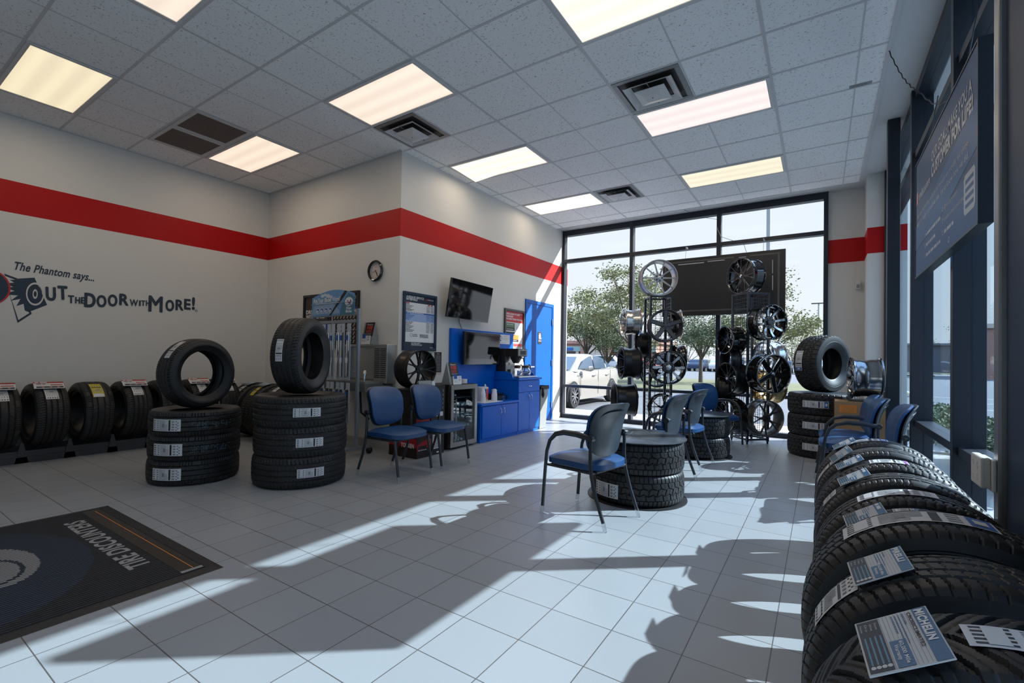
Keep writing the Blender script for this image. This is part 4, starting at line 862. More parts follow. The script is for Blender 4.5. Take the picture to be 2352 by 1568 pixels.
for i, (y, R, W, kd) in enumerate(RR):
    Rm = R
    hi = i < 3
    o = tyre('r%s%d' % (kd, 1 if hi else 0), kd, .335, .24, .222, stand(RXC, y, R+.028, (0, -1), 0, (R/.335, R/.335, W/.24)),
             'black tire standing in the right window row, %s' % ordn[i], group='tires standing along the right window', N=640 if hi else 380, cols=48 if hi else 32)
    a0, a1, fr, st = rsty[i]
    # local x=up, y = axis x up ; with axis -y, local y points to -x
    sticker(o, .3355, a0, a1, -.05 if i != 0 else -.03, .05 if i != 0 else .045, st, i)
    if brands[i]:
        cw_, ch_ = (.18, .124) if i == 0 else (.146, .124); ph = math.radians(32)
        rr = R+.011; xd = Vector((.06, -1, 0)).normalized(); yd = Vector((math.cos(ph), 0, math.sin(ph))); yd = (yd-xd*yd.dot(xd)).normalized()
        ctr = Vector((RXC-rr*math.sin(ph), {0: 1.07, 1: 1.43, 3: 2.0, 5: 2.60, 6: 2.97, 8: 3.60}[i], R+.028+rr*math.cos(ph)))
        cardobj(frame(ctr-xd*cw_/2-yd*ch_/2, xd, yd), cw_, ch_, chead, brands[i], {0: 'CROSSCLIMATE2'}.get(i, ''),
                '%s silver card with blue edge on the right window tire %s' % (('Large' if i == 0 else 'Small'), ordn[i]), body=cbody, dark=inkn)
cardobj(frame((.045, 3.36, .578), (.1, -1, 0), (1, .1, .95)), .17, .12, MATS['card_teal'], '~', '', 'teal and silver price card leaning on the right window tire eighth from the camera', body=cbody)
# low rack under the right row
g = MB(); g.box(.06, .11, .94, 3.76, 0, .028, gun); g.box(.49, .54, .94, 3.76, 0, .028, gun)
tag(g.obj('tire_rack', bevel=.003, smooth=False), 'low dark metal floor rails under the right window row of tires', 'tire rack')

# left-hand row ---------------------------------------------------
LYS = [1.04, 1.395, 1.765, 2.12, 2.46, 2.80, 3.12]
lab_pos = ['cut by the photo edge', 'second from the left', 'third from the left', 'fourth from the left', 'fifth from the left', 'sixth from the left', 'seventh from the left']
for i, y in enumerate(LYS):
    R = .345 if i != 2 else .345
    o = tyre('left%d' % (i % 2), 'road' if i % 2 else 'fine', .325, .265, .215, stand(-6.712, y, .465, (.06, -1), .3*i),
             'black tire standing in the left wall rack, %s' % lab_pos[i], group='tires in the left wall rack', N=304, cols=30)
    base = -.3*i*180/PI
    sticker(o, .3255, base-58, base-22, -.04, .06, 'purple' if i == 3 else ('yellow' if i == 2 else 'white'), i+20)
rcard = mat('card_red', (.34, .015, .02), .4)
def redcard(M, label):
    t = thing('price_card', label, 'price card', M=M); w_, h_ = .225, .14
    MB().box(0, w_, 0, h_, 0, .003, labelw).obj('card_sheet', t, smooth=False)
    g = MB(); z = .0036; g.rect(0, w_, h_*.80, h_, rcard, None, z); g.rect(w_*.55, w_*.95, h_*.45, h_*.58, rcard, None, z); g.lines(.012, .10, h_*.86, .016, labelw, None, z+.0005, 5)
    g.rect(w_*.08, w_*.97, h_*.08, h_*.30, inkn, None, z); g.lines(.02, .09, h_*.64, .012, ink, None, z+.0005, 6); g.lines(w_*.12, w_*.5, h_*.5, .006, labelg, None, z+.0005, 3)
    for k in range(3): g.disc(w_*(.3+.25*k), h_*.19, .011, .014, brick, None, z+.0006, 10)
    g.obj('card_print', t, smooth=False); return t
for i in (0, 1, 3, 4, 5, 6):
    y = LYS[i]; redcard(frame((-6.505, y-.12, .742), (.12, 1, 0), (-.86, .1, .40)), 'red-headed white price card on the left rack tire %s' % lab_pos[i])
g = MB(); g.box(-7.0, -6.60, .75, 3.34, .0, .045, gun); g.box(-6.60, -6.585, .75, 3.34, 0, .06, gun); g.box(-6.845, -6.825, .75, 3.34, .045, .145, gun); g.box(-6.605, -6.60, .75, 3.34, .045, .12, gun)
mids = [.86]+[(a+b)/2 for a, b in zip(LYS, LYS[1:])]+[3.30]
for y in mids:
    for x in (-6.585, -6.98):
        g.add([(x, y-.05, .0), (x, y+.05, .0), (x, y+.010, .20), (x, y-.010, .20), (x-.012, y-.05, .0), (x-.012, y+.05, .0), (x-.012, y+.010, .20), (x-.012, y-.010, .20)], [(0, 1, 2, 3), (7, 6, 5, 4), (0, 4, 5, 1), (1, 5, 6, 2), (2, 6, 7, 3), (3, 7, 4, 0)], gun)
tag(g.obj('tire_rack', smooth=False), 'low slate grey tire rack with pointed dividers along the left wall', 'tire rack')
# alcove tyres -----------------------------------------------------
for k, (x, lb) in enumerate(((-6.52, 'black tire in the alcove corner almost hidden behind the yellow-striped tire'), (-6.14, 'black tire with a yellow label strip standing at the alcove wall'), (-5.74, 'black tire with a white label strip at the alcove wall left of the right stack'))):
    o = tyre('mtall', 'mt', .365, .30, .22, stand(x, 3.52, .366, (1, 0), .2*k), lb, N=288, cols=28)
    b0 = -.2*k*180/PI
    sticker(o, .3660, b0+14, b0+52, -.01, .07, 'yellow' if k == 1 else 'white', k+40)
    if k < 2:
        cardobj(frame((x-.10, 3.34, .705), (1, 0, 0), (.1, 1, .25)), .20, .14, MATS['card_teal'], '~', '', 'pale blue-topped price card lying on the alcove tire %s' % ('in the corner' if k == 0 else 'with the yellow strip'), body=cbody)

# stacks -----------------------------------------------------------
names3 = ['bottom', 'middle', 'top']
for k in range(3):
    o = tyre('stackL', 'fine', .357, .222, .225, lie(-4.72+.01*(k-1), 2.0, .111+.207*k, .3*k, 0), 'flat black tire, %s of three in the left stack beside the mat' % names3[k], group='tires of the left stack', N=400, cols=34)
    b0 = -.3*k*180/PI; sticker(o, .3575, b0-81+3*(k != 2), b0-41+3*(k != 2), -.055, .045, 'white', 60+k)
    g = MB(); r = random.Random(k)
    for q in range(22):
        a = math.radians(b0-28+q*2.0+(q//5)*2.0)
        for v in range(4):
            if r.random() < .55: g.box(-.0012, .0012, -.0022, .0022, -.030+v*.014, -.022+v*.014, mat('chalk_blue', (.10, .22, .30), .6), Rz(a) @ T((.3582, 0, 0)))
    if k: g.obj('dot_printing', o, smooth=False)
for k in range(3):
    o = tyre('stackR', 'road', .393, .27, .245, lie(-3.92, 2.53+.008*(k % 2), .135+.254*k, .5*k, 0), 'wide flat black tire, %s of three in the stack beside the wiper rack' % names3[k], group='tires of the right stack', N=400, cols=34)
    b0 = -.5*k*180/PI; sticker(o, .3938, b0-36-3*k, b0-4-3*k, -.035, .04, 'white', 70+k)
o = tyre('ringL', 'fine', .315, .215, .205, stand(-4.72, 2.0, .632+.312, (.98, .21), .4), 'upright tire balanced on top of the left stack', N=400, cols=34)
sticker(o, .3155, -.4*180/PI+26, -.4*180/PI+64, -.02, .045, 'white', 81)
g = MB()
o = tyre('ringR', 'road', .345, .255, .215, stand(-3.92, 2.53, .775+.343, (.867, .50), .2), 'upright tire balanced on top of the stack beside the wiper rack', N=400, cols=34)
sticker(o, .3455, -.2*180/PI+66, -.2*180/PI+98, -.06, .0, 'white', 82)
for k in range(3):
    o = tyre('stackF', 'mt', .365, .262, .215, lie(.02, 7.0, .131+.254*k, .4*k, 0), 'flat knobbly tire, %s of three in the far stack by the cardboard box' % names3[k], group='tires of the far right stack', N=400, cols=34)
    b0 = -.4*k*180/PI; sticker(o, .3658, b0-122, b0-80, -.035, .045, 'blue', 90+k)
o = tyre('ringF', 'mt', .35, .30, .19, stand(.02, 7.0, .772+.350, (.84, -.54), .1), 'upright knobbly tire standing on top of the far right stack', N=400, cols=34)
sticker(o, .3512, -.1*180/PI+64, -.1*180/PI+104, -.10, -.02, 'blue', 93)
# tyre tables
for nmq, (x, y) in (('near', (-1.27, 3.90)), ('far', (-1.25, 6.08))):
    for k in range(2):
        o = tyre('table', 'at', .375, .245, .225, lie(x, y, .128+.238*k, .35*k+(.5 if nmq == 'far' else 0), 0), 'chunky black tire, %s of the two that form the %s round table' % (('lower', 'upper')[k], nmq), group='tires of the %s table' % nmq, N=816, cols=56)
        if nmq == 'near' and k == 0: sticker(o, .3762, -128, -93, -.075, .035, 'white', 99)
    t = thing('table_top', '%s round black table top lying on two stacked tires' % ('near marbled' if nmq == 'near' else 'far plain'), 'table top', (x, y, .489))
    g = MB(); g.lathe([(0, 0), (.385, 0), (.392, .004), (.392, .009), (.385, .012), (0, .012)], mat('slate_top', (.045, .055, .068), .28, noise=(5, .5)), 64); g.obj('top_disc', t)
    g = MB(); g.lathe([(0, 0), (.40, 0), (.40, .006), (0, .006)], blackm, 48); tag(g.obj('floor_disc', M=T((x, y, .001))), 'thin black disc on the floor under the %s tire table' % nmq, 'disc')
    if nmq == 'near':
        g = MB(); r = random.Random(4); veins = mat('slate_vein', (.20, .21, .22), .3)
        for q in range(9):
            a = r.uniform(0, PI); p0 = Vector((r.uniform(-.25, .25), r.uniform(-.25, .25), .0125)); pts = [p0+Vector((math.cos(a)*s_*.06, math.sin(a)*s_*.06, 0))+Vector((r.uniform(-.008, .008), r.uniform(-.008, .008), 0)) for s_ in range(-3, 4)]
            pts = [p for p in pts if p.length < .37]
            if len(pts) > 2: g.tube(pts, .0012, veins, 4)
        g.obj('vein_pattern', t)

# ================================================================ ALLOY WHEELS
def spoke_geo(g, pts, w_, zf, t_, mface, mside):
    """pts: (r, angle); w_: half widths; zf: face height; box section lofted along pts"""
    secs = []
    for (r, a), hw, z in zip(pts, w_, zf):
        c, s_ = math.cos(a), math.sin(a); p = Vector((r*c, r*s_, z)); secs.append((p, hw))
    n = len(secs); vs = []
    for i, (p, hw) in enumerate(secs):
        a = secs[max(0, i-1)][0]; b = secs[min(n-1, i+1)][0]; d = Vector((b-a)); d.z = 0; d.normalize(); q = Vector((-d.y, d.x, 0))
        vs += [p+q*hw*.72, p-q*hw*.72, p-q*hw+Vector((0, 0, -t_*.35)), p-q*hw*.8+Vector((0, 0, -t_)), p+q*hw*.8+Vector((0, 0, -t_)), p+q*hw+Vector((0, 0, -t_*.35))]
    ff = []; fo = []
    for i in range(n-1):
        o = 6*i; ff.append((o, o+1, o+7, o+6))
        for k in range(1, 6): l = (k+1) % 6; fo.append((o+k, o+l, o+6+l, o+6+k))
    g.add(vs, ff, mface); g.add(vs, fo+[(0, 5, 4, 3, 2, 1), tuple(6*(n-1)+k for k in range(6))], mside)
def wheel(label, loc, normal, D, W, style, mb_, mf, ms, mcap=None, rot=0.0, edge=None, name='alloy_wheel', cat='wheel', back=False, rivets=0, lip=None, dish=.02):
    R = D/2; nrm = Vector((normal[0], normal[1], 0)).normalized(); up = Vector((0, 0, 1)); x = up.cross(nrm)
    M = Matrix.Identity(4)
    for i in range(3): M[i][0], M[i][1], M[i][2], M[i][3] = x[i], up[i], nrm[i], loc[i]
    t = thing(name, label, cat, M=M)
    g = MB()
    g.lathe([(R*.985, 0), (R, -.004), (R, -.016), (R*.93, -.024), (R*.905, -.045), (R*.90, -W*.28), (R*.865, -W*.36), (R*.862, -W*.56), (R*.895, -W*.66), (R*.905, -W+.05), (R*.93, -W+.024), (R, -W+.016), (R, -W+.003), (R*.985, -W),
             (R*.95, -W), (R*.885, -W+.02), (R*.87, -W*.75), (R*.84, -W*.56), (R*.84, -W*.40), (R*.87, -W*.28), (R*.875, -.035), (R*.92, -.012), (R*.95, -.001)], mb_, 56, closed=True, M=Rz(rot))
    g.obj('rim_barrel', t, ang=40)
    if lip:
        MB().lathe([(R*.993, .0005), (R*.955, .001), (R*.945, -.004), (R*.93, -.012)], lip, 56).obj('rim_lip', t)
    zf = -W*.9 if back else 0.0
    g = MB(); hub = R*.24
    if style in ('eight', 'm8'): hub = R*.36
    n = {'ten': 10, 'five': 5, 'y7': 7, 'eight': 8, 'mesh': 10, 'y5': 5, 'nine': 9, 'six': 6, 'm8': 8}[style]
    z0, z1 = zf-dish-.012, zf-.010
    for i in range(n):
        a = rot+PI/2+2*PI*i/n
        if style in ('ten', 'nine'):
            spoke_geo(g, [(hub*.7, a), (R*.45, a), (R*.75, a), (R*.93, a)], [R*.055, R*.042, R*.036, R*.036], [z0, z0+.006, z1-.004, z1], .022, mf, ms)
        elif style == 'five':
            spoke_geo(g, [(hub*.7, a), (R*.5, a), (R*.8, a), (R*.94, a)], [R*.15, R*.14, R*.13, R*.14], [z0, z0+.004, z1-.004, z1], .028, edge or mf, ms)
            if edge: spoke_geo(g, [(hub*.3, a), (R*.5, a), (R*.8, a), (R*.93, a)], [R*.13, R*.12, R*.11, R*.12], [z0+.002, z0+.006, z1-.002, z1+.002], .004, mf, mf)
        elif style in ('y7', 'y5', 'six'):
            k = {'y7': .155, 'y5': .21, 'six': .18}[style]
            spoke_geo(g, [(hub*.7, a), (R*.42, a)], [R*.075, R*.07], [z0, z0+.004], .024, mf, ms)
            for s_ in (-1, 1): spoke_geo(g, [(R*.36, a), (R*.55, a+s_*k*.55), (R*.93, a+s_*k)], [R*.04, R*.036, R*.03], [z0+.003, z0+.006, z1], .022, mf, ms)
        elif style == 'mesh':
            for s_ in (-1, 1): spoke_geo(g, [(hub*.7, a), (R*.45, a+s_*.06), (R*.93, a+s_*PI/n)], [R*.04, R*.03, R*.03], [z0, z0+.004, z1], .022, mf, ms)
        elif style in ('eight', 'm8'):
            spoke_geo(g, [(hub, a-.075), (R*.6, a-.045), (R*.84, a-.04)], [R*.035, R*.038, R*.045], [z0+.006, z0+.012, z1-.006], .03, mf, ms)
            spoke_geo(g, [(hub, a+.075), (R*.6, a+.045), (R*.84, a+.04)], [R*.035, R*.038, R*.045], [z0+.006, z0+.012, z1-.006], .03, mf, ms)
            spoke_geo(g, [(R*.72, a), (R*.86, a), (R*.93, a)], [R*.11, R*.13, R*.12], [z0+.008, z1-.008, z1-.004], .03, mf if style == 'eight' else ms, ms)
            for s_ in (-1, 1): g.cyl((R*.88*math.cos(a+s_*.08), R*.88*math.sin(a+s_*.08), z1-.006), (R*.88*math.cos(a+s_*.08), R*.88*math.sin(a+s_*.08), z1+.002), .005, ms, 8)
    g.lathe([(0, z0-.03), (hub*.95, z0-.03), (hub*1.05, z0-.012), (hub*.95, z0+.002), (hub*.5, z0+.004), (0, z0+.004)], ms if style in ('eight', 'm8') else mf, 32)
    g.obj('spokes', t, ang=30)
    g = MB(); ln = 8 if style in ('eight', 'm8') else 5
    for i in range(ln):
        a = rot+PI/2+PI/ln+2*PI*i/ln; g.lathe([(0, z0+.0045), (R*.045, z0+.0045), (R*.045, z0+.0055), (0, z0+.0055)], ink, 12, T((hub*.66*math.cos(a), hub*.66*math.sin(a), 0)))
    g.obj('lug_holes', t)
    cr = hub*(.45 if style in ('eight', 'm8') else .38)
    g = MB(); g.lathe([(cr, z0+.003), (cr, z0+(.022 if style in ('eight', 'm8') else .012)), (cr*.8, z0+(.028 if style in ('eight', 'm8') else .015)), (0, z0+(.030 if style in ('eight', 'm8') else .016))], mcap or mf, 24); g.obj('centre_cap', t)
    if rivets:
        for i in range(rivets):
            a = 2*PI*i/rivets; g = MB(); g.lathe([(0, .006), (.005, .005), (.006, .0), (0, 0)], chrome, 8, T((R*.93*math.cos(a), R*.93*math.sin(a), -.004))); g.obj('rivet', t)
    return t
def rack(name, lab, c, n1, n2, a, H):
    c = Vector((c[0], c[1], 0)); n1 = Vector((*n1, 0)); n2 = Vector((*n2, 0)); h = a/2
    t = thing(name, lab, 'display rack', (c.x, c.y, 0)); I = T((-c.x, -c.y, 0))
    cs = [c+n1*h*s1+n2*h*s2 for s1, s2 in ((1, 1), (1, -1), (-1, -1), (-1, 1))]
    for q in cs:
        g = MB(); g.box(-.014, .014, -.014, .014, .03, H, alu, I @ T(q) @ Rz(math.atan2(n1.y, n1.x))); g.cyl((q.x-c.x, q.y-c.y, 0), (q.x-c.x, q.y-c.y, .03), .012, blackm); g.obj('post', t, smooth=False)
    for z in (.06, H-.012):
        for p, q in zip(cs, cs[1:]+cs[:1]):
            d = (q-p); L_ = d.length; g = MB(); g.box(0.014, L_-.014, -.011, .011, z-.012, z+.012, alu, I @ T(p) @ Rz(math.atan2(d.y, d.x))); g.obj('rail', t, smooth=False)
    for p, q in zip(cs, cs[1:]+cs[:1]):
        d = (q-p); L_ = d.length; g = MB(); MM = I @ T(p) @ Rz(math.atan2(d.y, d.x))
        for i in range(1, 4): g.box(L_*i/4-.0022, L_*i/4+.0022, -.0022, .0022, .07, H-.02, alu, MM)
        nz = int((H-.1)/.052)
        for i in range(nz): g.box(.014, L_-.014, -.002, .002, .09+i*.052, .0944+i*.052, alu, MM)
        g.obj('wire_mesh', t, smooth=False)
    return t
c1, n1, n2 = (-1.98, 6.98), (.53, -.848), (-.848, -.53)
c2, m1, m2 = (-.83, 7.48), (.707, -.707), (-.707, -.707)
rack('wheel_rack', 'black wire mesh wheel tower on the left, topped by the silver wheel', c1, n1, n2, .30, 2.06)
rack('wheel_rack', 'black wire mesh wheel tower on the right, topped by the grey-spoked black wheel', c2, m1, m2, .32, 2.10)
G1 = 'wheels on the left tower'; 
def off(n, d): return (n[0]*d, n[1]*d)
wheel('silver ten-spoke wheel standing on top of the left tower', (-1.93, 6.86, 2.325), n1, .53, .20, 'ten', silver, silver, silver, polish, rot=.31)
wheel('polished chrome deep wheel on the upper left side of the left tower', (-2.42, 6.72, 1.682), n2, .41, .24, 'mesh', polish, polish, polish, polish, dish=.09)
wheel('dark grey wheel with five broad flat spokes on the left tower', (-1.79, 6.70, 1.619), (.45, -.89), .465, .17, 'five', gun, machg, gun, machg, rot=0)
wheel('pale bronze wheel seen from behind at the upper right of the left tower', (-1.685, 7.10, 1.66), (.93, .36), .43, .155, 'ten', bronze, bronze, bronze)
wheel('black multi-spoke wheel half hidden behind the middle of the left tower', (-2.33, 7.04, 1.36), (-.93, -.25), .44, .20, 'nine', satin, satin, satin)
wheel('matte black wheel with chrome cap facing left at mid height of the left tower', (-2.44, 6.70, 1.085), n2, .49, .26, 'six', satin, gun, satin, mach, dish=.07)
wheel('black wheel with eight machined double spokes on the left tower', (-1.70, 6.53, 1.035), (.45, -.89), .46, .20, 'eight', gloss, mach, gloss, chrome, rot=PI/8*0, lip=gloss)
wheel('glossy black wheel behind the eight machined spokes of the left tower', (-1.65, 7.07, 1.16), (.85, .53), .40, .15, 'ten', gloss, satin, gloss)
wheel('matte black deep barrel wheel seen from its open back low on the left tower', (-2.52, 6.66, .545), n2, .49, .30, 'five', satin, satin, satin, back=True, lip=gun)
wheel('black wheel with riveted rim low on the left tower behind the grey chair', (-1.79, 6.70, .46), n1, .40, .18, 'y5', gloss, satin, gloss, rivets=16)
wheel('black wheel whose bottom shows low behind the left tower', (-2.14, 7.34, .95), (-.53, .848), .46, .18, 'y7', satin, satin, satin)
wheel('black wheel with thin grey split spokes standing on top of the right tower', (-.955, 7.36, 2.345), (-.62, -.78), .50, .22, 'y7', gloss, gun, gloss, chrome, rot=.1, lip=gun)
wheel('glossy black eight-spoke wheel with chrome accents high on the right tower', (-.53, 7.18, 1.665), m1, .475, .22, 'm8', gloss, chrome, gloss, gun, rivets=16, dish=.05, rot=.2)
wheel('black wheel facing left below the hanging panel on the right tower', (-1.12, 7.19, 1.43), m2, .385, .22, 'y5', gloss, satin, gloss, dish=.05)
wheel('dark wheel showing its inner barrel, upper left of the right tower', (-1.12, 7.28, 1.13), (-.85, -.53), .40, .15, 'y5', satin, satin, satin, back=True)
wheel('matte black nine-spoke wheel facing left at mid height of the right tower', (-1.10, 7.21, .89), m2, .45, .22, 'nine', satin, satin, satin, mach)
wheel('large black wheel with five machine-edged spokes on the right tower', (-.50, 7.15, .975), m1, .525, .24, 'five', gloss, gloss, gloss, chrome, rot=-.49, lip=mach, edge=mach)
wheel('black riveted wheel facing left at the foot of the right tower', (-1.13, 7.18, .37), m2, .50, .23, 'six', gloss, satin, gloss, rivets=18, dish=.05)
wheel('grey split five-spoke wheel at the foot of the right tower', (-.57, 7.22, .375), m1, .485, .19, 'y5', sgrey, sgrey, sgrey, blackm, rot=.35, lip=silver)
wheel('chrome wheel behind the upper right of the right tower', (-.53, 7.78, 1.20), (.707, .707), .46, .22, 'ten', chrome, chrome, chrome)
wheel('gold mesh wheel behind the lower right of the right tower', (-.54, 7.77, .78), (.707, .707), .48, .22, 'mesh', gold, gold, gold)
wheel('dark wheel low behind the left side of the right tower', (-1.22, 7.40, .72), (-1, 0), .40, .2, 'five', satin, satin, satin)
# wheel on the boxes by the left chairs, wheel on the carton at right
wheel('matte black many-spoked wheel standing on the dark boxes by the left chairs', (-3.73, 3.89, .985), (.99, -.11), .44, .23, 'y7', satin, satin, satin, gun, rot=.2)
wheel('chrome wheel standing on the cardboard box at the right window', (.275, 6.52, .972), (-.995, -.10), .46, .27, 'mesh', dchrome, dchrome, dchrome, chrome)
# carton with orange labels
t = thing('cardboard_box', 'brown cardboard box with orange labels under the chrome wheel', 'box', (.32, 6.72, 0)); I = T((-.32, -6.72, 0))
g = MB(); g.box(.135, .60, 6.32, 6.64, .002, .72, card, I); g.obj('carton', t, bevel=.004, smooth=False)
g = MB(); MM = I @ frame((.135, 6.3185, 0), (1, 0, 0), (0, 0, 1)); g.rect(.04, .19, .60, .68, porange, MM)
for i in range(4): g.lines(.06, .17, .612+i*.016, .005, card, MM, .001, i)
g.rect(.05, .18, .28, .33, porange, MM); g.text('M', .04, ink, MM, .24, .55, .001, bold=.02); g.obj('carton_print', t, smooth=False)
g = MB(); g.box(.255, .655, 6.36, 6.68, .724, .738, gun); g.box(.255, .27, 6.36, 6.68, .738, .80, gun); g.box(.64, .655, 6.36, 6.68, .738, .80, gun); tag(g.obj('wheel_tray', smooth=False), 'grey cradle tray holding the chrome wheel on the cardboard box', 'tray')

# ================================================================ CHAIRS
def pad(g, M, w_, h_, t_, m_, sag=0.0, wrap=0.0, n=12, taper=0.0, p=4.0, back=False):
    """pillowy superellipse panel in local xy, thickness along z"""
    vs = []; fs = []
    def P(u, v, top):
        r = max(abs(u), abs(v)); 
        if r > 1e-9:
            l = (abs(u)**p+abs(v)**p)**(1/p); k = r/l; x, y = u*k, v*k
        else: x = y = 0
        e = max(0, 1-r**5); z = (t_*.5*(.42+.58*e**.6)) if top else -t_*.5*(.42+.58*e**.6)*(.4 if back else 1)
        x *= (1+taper*y); X = x*w_/2; Y = y*h_/2
        z += wrap*(X*X)*4/(w_*w_) - sag*(max(0, y)**2)*1.6 - sag*.3*(max(0, -y)**2)
        return (X, Y, z)
    for top in (0, 1):
        for i in range(n+1):
            for j in range(n+1): vs.append(P(-1+2*i/n, -1+2*j/n, top))
    K = (n+1)**2
    for i in range(n):
        for j in range(n):
            a = i*(n+1)+j; fs.append((a, a+1, a+n+2, a+n+1)); fs.append((K+a, K+a+n+1, K+a+n+2, K+a+1))
    for i in range(n):
        for (a, b) in ((i*(n+1), (i+1)*(n+1)), (i*(n+1)+n, (i+1)*(n+1)+n), (i, i+1), (n*(n+1)+i, n*(n+1)+i+1)):
            fs.append((a, b, K+b, K+a))
    g.add(vs, fs, m_, M)
def chair(label, x, y, rz, arms=True, group=None):
    t = thing('waiting_chair', label, 'chair', (x, y, 0), rz, group)
    g = MB(); pad(g, T((.025, 0, .405)) @ Rz(0), .47, .46, .085, vinyl, sag=0, wrap=-.012, taper=0); g.obj('seat', t, ang=60)
    MB().box(-.19, .18, -.19, .19, .358, .375, blackm).obj('seat_pan', t, bevel=.006, smooth=False)
    MBk = frame((-.168, 0, .648), (0, 1, 0), (-.17, 0, 1))      # x across, y up, z forward
    g = MB(); pad(g, MBk @ T((0, 0, .016)), .405, .37, .055, vinyl, sag=.03, wrap=.035, taper=.06, p=3.6, back=True); g.obj('backrest', t, ang=60)
    g = MB(); pad(g, MBk @ T((0, 0, -.010)), .42, .385, .022, shell, sag=.03, wrap=.035, taper=.06, p=3.6); pad(g, MBk @ T((0, -.01, -.0165)), .34, .30, .014, shell, sag=.025, wrap=.03, taper=.06, p=3.6); g.obj('back_shell', t, ang=60)
    for s_ in (-1, 1):
        yy = s_*.220
        rear = [(-.262, yy, .055), (-.205, yy, .20), (-.165, yy, .34), (-.155, yy, .44), (-.155, yy, .575)]
        l = MB(); l.tube(rear, .0125, tubep, 10); l.tube([(-.155, yy, .575), (-.155, yy, .60)], [.0125, .018], tubep, 10); lo = l.obj('leg', t)
        MB().tube([(-.278, yy, .0), (-.262, yy, .056)], [.013, .0145], clear, 10).obj('foot_glide', lo)
        arm_ = arms is True or arms == s_
        if arm_: fr = [(.255, yy, .055), (.245, yy, .20), (.232, yy, .36), (.222, yy, .46), (.195, yy, .54), (.145, yy, .59), (.07, yy, .612), (-.04, yy, .612), (-.10, yy, .603), (-.15, yy, .598)]; ra = [.0125]*4+[.014, .017, .020, .021, .020, .018]
        else: fr = [(.268, yy, .055), (.235, yy, .25), (.215, yy, .365)]; ra = .0125
        if arm_:
            l = MB(); l.tube(fr[:4], .0125, tubep, 10); lo = l.obj('leg', t); a_ = MB(); a_.tube(fr[3:], ra[3:], tubep, 10); a_.obj('armrest', t)
        else: lo = MB().tube(fr, .0125, tubep, 10).obj('leg', t)
        MB().tube([(.262 if arm_ else .275, yy, .0), (.256 if arm_ else .268, yy, .056)], [.013, .0145], clear, 10).obj('foot_glide', lo)
        MB().tube([(-.155, yy-.022*s_, .595), (-.155, yy+.014*s_, .595)], .024, tubep, 14).obj('joint_cap', t)
        MB().tube([(-.155, yy, .595), (-.175, yy*.86, .60)], .011, tubep, 8).obj('back_bracket', t)
        MB().tube([(.225, yy, .362), (-.165, yy, .362)], .009, tubep, 8).obj('side_rail', t)
    MB().tube([(.20, -.22, .362), (.20, .22, .362)], .009, tubep, 8).obj('cross_rail', t)
    MB().tube([(-.165, -.22, .362), (-.165, .22, .362)], .009, tubep, 8).obj('cross_rail', t)
    return t
chair('armless blue vinyl chair nearest the wiper rack, in front of the wheel boxes', -3.375, 3.175, .02, arms=False)
chair('armless blue vinyl chair in front of the small drinks fridge', -3.36, 3.735, .02, arms=False)
chair('grey-backed blue armchair nearest the camera, beside the near tire table', -1.395, 3.215, PI-.185)
chair('grey-backed blue armchair between the two tire tables', -1.265, 4.535, PI-.10, arms=-1)
chair('grey-backed blue armchair just left of the far tire table', -1.27, 5.43, PI-.10)
chair('blue armchair behind the far tire table, turned towards the right windows', -1.16, 6.74, -.5, arms=1)
chair('blue armchair by the right window nearest the cardboard box', .25, 5.92, PI+.05, arms=1)
chair('blue armchair by the right window, middle of the three', .25, 5.35, PI+.05, arms=1)
chair('blue chair by the right window half hidden behind the row of tires', .35, 4.70, PI+.05, arms=False)

# ================================================================ ENTRANCE MAT
t = thing('entrance_mat', 'black ribbed entrance mat with store name on the tile floor', 'mat', (-3.46, .35, 0)); I = T((3.46, -.35, 0))
matb = mat('mat_rubber', (.012, .013, .015), .6); matr = mat('mat_rib', (.016, .019, .025), .7, noise=(150, .5))
X0m, X1m, Y0m, Y1m = -4.325, -2.612, -.85, 1.258
g = MB(); g.add([(X0m, Y0m, .001), (X1m, Y0m, .001), (X1m, Y1m, .001), (X0m, Y1m, .001), (X0m+.05, Y0m+.05, .008), (X1m-.05, Y0m+.05, .008), (X1m-.05, Y1m-.05, .008), (X0m+.05, Y1m-.05, .008)], [(0, 1, 5, 4), (1, 2, 6, 5), (2, 3, 7, 6), (3, 0, 4, 7), (4, 5, 6, 7), (0, 3, 2, 1)], matb, I); g.obj('mat_border', t, smooth=False)
g = MB(); n = 74; 
for i in range(n):
    x = X0m+.06+(X1m-X0m-.12)*(i+.5)/n; g.box(x-.0075, x+.0075, Y0m+.06, Y1m-.06, .008, .0115, matr, I)
g.obj('ribs', t, smooth=False)
mblue = mat('mat_blue', (.018, .032, .060), .7); mgrey = mat('mat_grey', (.30, .30, .31), .7)
def ribbed(g, inside, m_, z=.0118, y0=Y0m+.06, y1=Y1m-.06, step=.006):
    for i in range(n):
        x = X0m+.06+(X1m-X0m-.12)*(i+.5)/n; run = None; y = y0
        while y <= y1+step:
            ins = y <= y1 and inside(x, y)
            if ins and run is None: run = y
            if not ins and run is not None: g.rect(x-.0075, x+.0075, run, y, m_, I, z); run = None
            y += step
el = lambda cx, cy, rx, ry: (lambda x, y: ((x-cx)/rx)**2+((y-cy)/ry)**2 < 1)
g = MB(); ribbed(g, el(-3.50, .30, .78, .62), mblue); g.obj('oval_print', t, smooth=False)
g = MB()
def blob(x, y):
    a = el(-3.52, .52, .34, .20)(x, y) and not (el(-3.44, .52, .21, .135)(x, y) and not el(-3.44, .52, .19, .115)(x, y))
    b = el(-3.65, .28, .42, .16)(x, y) and y < .36
    c = el(-3.12, .46, .07, .05)(x, y) or el(-3.22, .34, .06, .045)(x, y)
    return a or b or c
ribbed(g, blob, mgrey, .0121); g.obj('oval_print', t, smooth=False)
